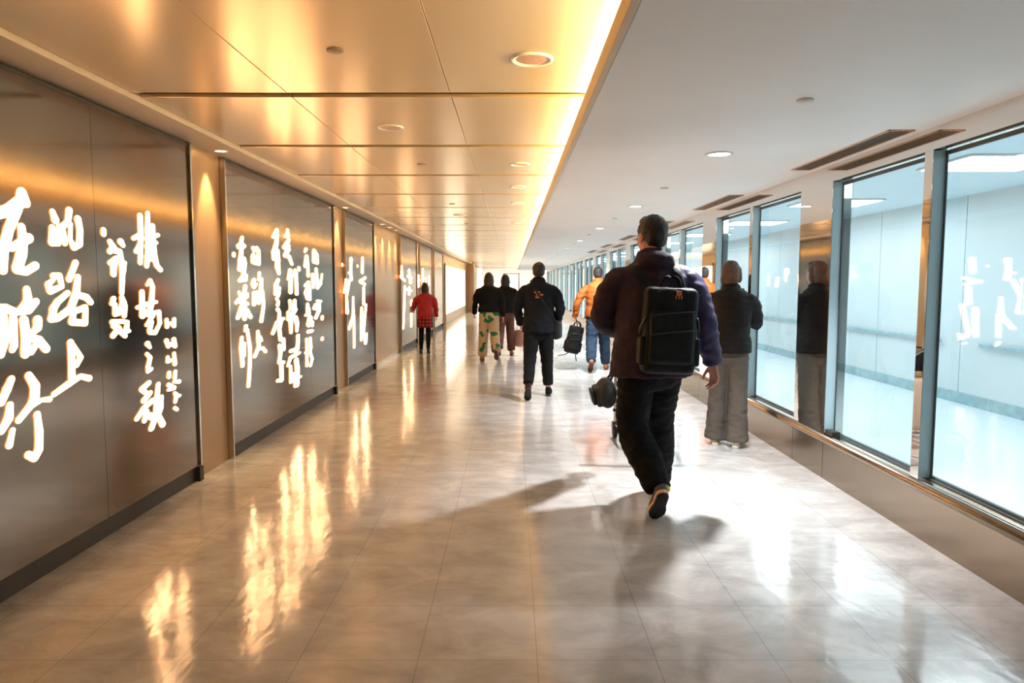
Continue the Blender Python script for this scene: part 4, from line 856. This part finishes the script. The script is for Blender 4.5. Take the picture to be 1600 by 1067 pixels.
bm = bmesh.new(); tube(bm, [(0.04, 0, -0.22), (0.02, -0.02, -0.27), (0.035, -0.03, -0.36)], [(0.007, 0.003)]*3, n=8); new_obj('loose_strap', bm, M['black_nylon'], hb_, smooth=True)
bm = bmesh.new(); tube(bm, [(-0.08, 0, -0.21), (-0.15, -0.02, -0.25), (-0.27, -0.03, -0.27)], [(0.007, 0.003)]*3, n=8); new_obj('loose_strap', bm, M['black_nylon'], hb_, smooth=True)
bm = bmesh.new(); tube(bm, [(0.05, 0.0, 0.20), (0.045, -0.02, 0.26), (0.02, -0.05, 0.31), (0.10, -0.04, 0.25), (0.10, 0, 0.17)], [(0.008, 0.004)]*5, n=8); new_obj('grab_strap', bm, M['black_nylon'], hb_, smooth=True)

# 5. and 6. the pair on the left
leaf = person(dict(h=1.60, loc=(-0.42, 12.85), yaw=rad(3), lean=2, vox=0.013,
    legs=[(6, 4, -2, 3), (-14, 34, 45, 3)], arms=[dict(swing=8, bend=30, ab=16), dict(swing=-10, bend=20, ab=14)],
    label='woman with long dark hair in cream trousers printed with green leaves', hair_len=0.26, jacket='black_cloth', trousers='leaf_trousers', shoe='tan_leather', sole='sole_brown',
    hem=0.03, bulk=1.08, trouser_r=(0.064, 0.056, 0.054, 0.052), cuff_drop=0.0))
mar = person(dict(h=1.58, loc=(-0.13, 13.75), yaw=rad(0), lean=2, vox=0.014,
    legs=[(-12, 28, 40, 3), (8, 4, -3, 3)], arms=[dict(swing=-6, bend=18, ab=10), dict(swing=0, bend=4, ab=11, ab2=3)],
    label='woman in dark top and maroon trousers carrying a pink handbag', hair='hair', hair_len=0.10, jacket='black_cloth', trousers='maroon', shoe='tan_leather', sole='sole_brown',
    hem=0.0, bulk=1.05, trouser_r=(0.060, 0.052, 0.050, 0.050), cuff_drop=-0.01))
bm = bmesh.new(); tube(bm, [(0, 0, -0.13), (0, 0, 0.0), (0, 0, 0.12)], [(0.155, 0.06), (0.145, 0.055), (0.11, 0.035)], hint=(0, 1, 0), n=20, caps=(True, True))
hbg = fuse('handbag', bm, M['pink'], None, 0.01, 3, wr=0.003)
Wm = mar['arms'][1][2]; hbg.location = (-0.13+Wm.x+0.03, 13.75+Wm.y+0.04, Wm.z-0.09-0.36); hbg.rotation_euler = (0, 0, rad(50)); tag(hbg, 'dusty pink handbag held beside the woman in maroon trousers', 'handbag')
for s in (-1, 1):
    bm = bmesh.new(); tube(bm, [(s*0.02, -0.07, 0.11), (s*0.02, -0.04, 0.28), (0, 0, 0.36), (s*0.02, 0.04, 0.28), (s*0.02, 0.07, 0.11)], [0.006]*5, n=8); new_obj('bag_handle', bm, M['pink'], hbg, smooth=True)

# 7. woman in red
red = person(dict(h=1.42, width=0.9, loc=(-1.74, 14.1), yaw=rad(8), lean=1, vox=0.013, toe_out=2,
    legs=[(8, 6, -2, 2), (-10, 14, 14, -1)], arms=[dict(swing=14, bend=55, ab=20, ab2=6), dict(swing=-4, bend=35, ab=18)],
    label='woman in red jacket, plaid skirt and black tights near the left wall', hair='hair', hair_len=0.12, jacket='red_cloth', tights='black_cloth', skirt='plaid', shoe='plastic', sole='sole_black',
    hem=0.0, bulk=1.10))
bm = bmesh.new(); rbox(bm, Vector((0, 0, 0)), (0.05, 0.012, 0.07), rotz(rad(20)), 0.004, 2)
Wr = red['arms'][0][2]; q = Vector((-1.74, 14.1, 0))+rotz(rad(8)) @ (Wr+Vector((-0.02, 0.06, 0.0))); pw = new_obj('paper_cup_sleeve', bm, M['sole_white']); pw.name = 'folded_paper'; pw.location = q; tag(pw, 'folded white paper in the hand of the woman in red', 'paper')

# luggage cart pushed by the man, with its load
cart = empty('luggage_cart', (1.15, 5.75, 0)); tag(cart, 'steel luggage cart pushed in front of the man with the backpack', 'luggage cart')
def pipe(name, pts, r, m, parent, steps=4):
    bm = bmesh.new(); tube(bm, pts, [r]*len(pts), n=10, steps=steps); return new_obj(name, bm, M[m], parent, smooth=True)
for s in (-1, 1):
    pipe('side_post', [(s*0.20, 0.42, 0.10), (s*0.20, 0.30, 0.55), (s*0.20, -0.05, 0.78), (s*0.20, -0.48, 0.97), (s*0.20, -0.68, 1.01)], 0.013, 'steel', cart)
    pipe('side_rail', [(s*0.20, 0.72, 0.13), (s*0.19, 0.1, 0.16), (s*0.04, -0.30, 0.18)], 0.014, 'steel', cart)
    pipe('upright', [(s*0.205, 0.63, 0.10), (s*0.205, 0.63, 0.50), (s*0.205, 0.60, 0.68)], 0.014, 'steel', cart)
    for z in (0.26, 0.34):
        bm = bmesh.new(); rbox(bm, Vector((s*0.205, 0.63, z)), (0.021, 0.021, 0.013), None, 0.006, 2); new_obj('clamp', bm, M['plastic'], cart)
    for y in ((0.63, -0.25) if s == 1 else (0.63,)):
        bm = bmesh.new()
        for k, (a, b_) in enumerate(((0.075, 0.010), (0.062, 0.016))): pass
        prof = [(0.0, -0.014), (0.05, -0.014), (0.068, -0.017), (0.075, -0.010), (0.075, 0.010), (0.068, 0.017), (0.05, 0.014), (0.0, 0.014)]
        wb = lathe(prof, 28); wb.transform(Matrix.Translation((s*0.205 if y > 0 else 0.0, y, 0.0755)) @ Matrix.Rotation(PI/2, 4, 'Y')); bm.free()
        wo = new_obj('wheel', wb, M['sole_black'], cart, smooth=True)
        bm = bmesh.new(); rbox(bm, Vector((s*0.205 if y > 0 else 0.0, y, 0.115)), (0.026, 0.045, 0.040), None, 0.012, 2); new_obj('wheel_fork', bm, M['plastic'], wo)
pipe('handle_bar', [(-0.25, -0.69, 1.01), (0.0, -0.71, 1.015), (0.25, -0.69, 1.01)], 0.016, 'plastic', cart)
for y, q in ((0.72, 0.2), (0.4, 0.2), (0.1, 0.19), (-0.28, 0.05)): pipe('cross_bar', [(-q, y, 0.157), (q, y, 0.157)], 0.010, 'steel', cart, 1)
def suitcase(name, label, c, h, m, rz=0.0):
    bm = bmesh.new(); rbox(bm, Vector((0, 0, 0)), h, None, 0.035, 4)
    o = new_obj(name, bm, M[m], None, smooth=True); o.location = c; o.rotation_euler = (0, 0, rz); tag(o, label, 'suitcase')
    for k in range(-3, 4):
        bm = bmesh.new(); rbox(bm, Vector((k*h[0]/4, -h[1]-0.001, 0)), (0.010, 0.004, h[2]*0.82), None, 0.003, 2); new_obj('shell_rib', bm, M[m], o, smooth=True)
    bm = bmesh.new(); tube(bm, [(-0.07, 0, h[2]-0.002), (-0.05, 0, h[2]+0.03), (0.05, 0, h[2]+0.03), (0.07, 0, h[2]-0.002)], [0.008]*4, n=8); new_obj('carry_handle', bm, M['plastic'], o, smooth=True)
    bm = bmesh.new(); tube(bm, [(0, -h[1]*0.0, -h[2]*0.9), (0, 0, 0)], [0.001, 0.001], n=6); bm.free()
    return o
suitcase('suitcase', 'beige hard suitcase standing on the luggage cart in front of the man', (1.20, 5.95, 0.186+0.22), (0.16, 0.14, 0.22), 'suitcase')
sb2 = suitcase('suitcase', 'small black soft case with red tag lying on the beige suitcase on the cart', (1.12, 5.95, 0.662+0.10), (0.17, 0.13, 0.08), 'black_nylon')
bm = bmesh.new(); rbox(bm, Vector((-0.155, -0.145, 0.03)), (0.016, 0.003, 0.028), None, 0.002, 2); new_obj('red_tag', bm, M['red_cloth'], sb2)
# black duffel hanging over the cart's left side
bm = bmesh.new(); tube(bm, [(0.0, -0.14, 0.0), (0.0, 0.0, 0.01), (0.0, 0.14, 0.0)], [(0.075, 0.115), (0.085, 0.125), (0.075, 0.115)], hint=(1, 0, 0), n=20)
rbox(bm, Vector((-0.055, 0, -0.02)), (0.045, 0.13, 0.085), roty(rad(-12)), 0.02, 3)
du = fuse('duffel_bag', bm, M['black_nylon'], None, 0.008, 3, wr=0.0015, ws=10); du.location = (0.815, 6.05, 0.47); tag(du, 'black bag hanging off the left side of the luggage cart', 'bag')
bm = bmesh.new(); rbox(bm, Vector((-0.115, 0, -0.03)), (0.014, 0.10, 0.065), roty(rad(-14)), 0.010, 3); new_obj('end_pocket', bm, M['black_nylon'], du, smooth=True)
bm = bmesh.new(); tube(bm, [(0.02, -0.08, 0.11), (0.09, -0.02, 0.22), (0.12, 0.0, 0.24), (0.09, 0.04, 0.22), (0.02, 0.08, 0.11)], [(0.012, 0.004)]*5, n=8); new_obj('strap', bm, M['black_nylon'], du, smooth=True)
# ---------------------------------------------------------------- camera and output look
cam = bpy.data.cameras.new('camera'); co = bpy.data.objects.new('camera', cam); C.objects.link(co)
cam.sensor_width = 36; cam.lens = 36*1100/1600; cam.clip_end = 200; cam.clip_start = 0.05
co.location = (0, 0, 1.42); co.rotation_euler = (math.radians(90)-math.atan(91.5/1100), 0, math.radians(0.0))
SC.camera = co
SC.view_settings.view_transform = 'Standard'
SC.view_settings.look = 'None'
SC.view_settings.exposure = 0.35
cy = SC.cycles
cy.max_bounces = 8; cy.diffuse_bounces = 3; cy.glossy_bounces = 5; cy.transparent_max_bounces = 16
cy.sample_clamp_indirect = 4.0; cy.caustics_reflective = True; cy.blur_glossy = 0.3
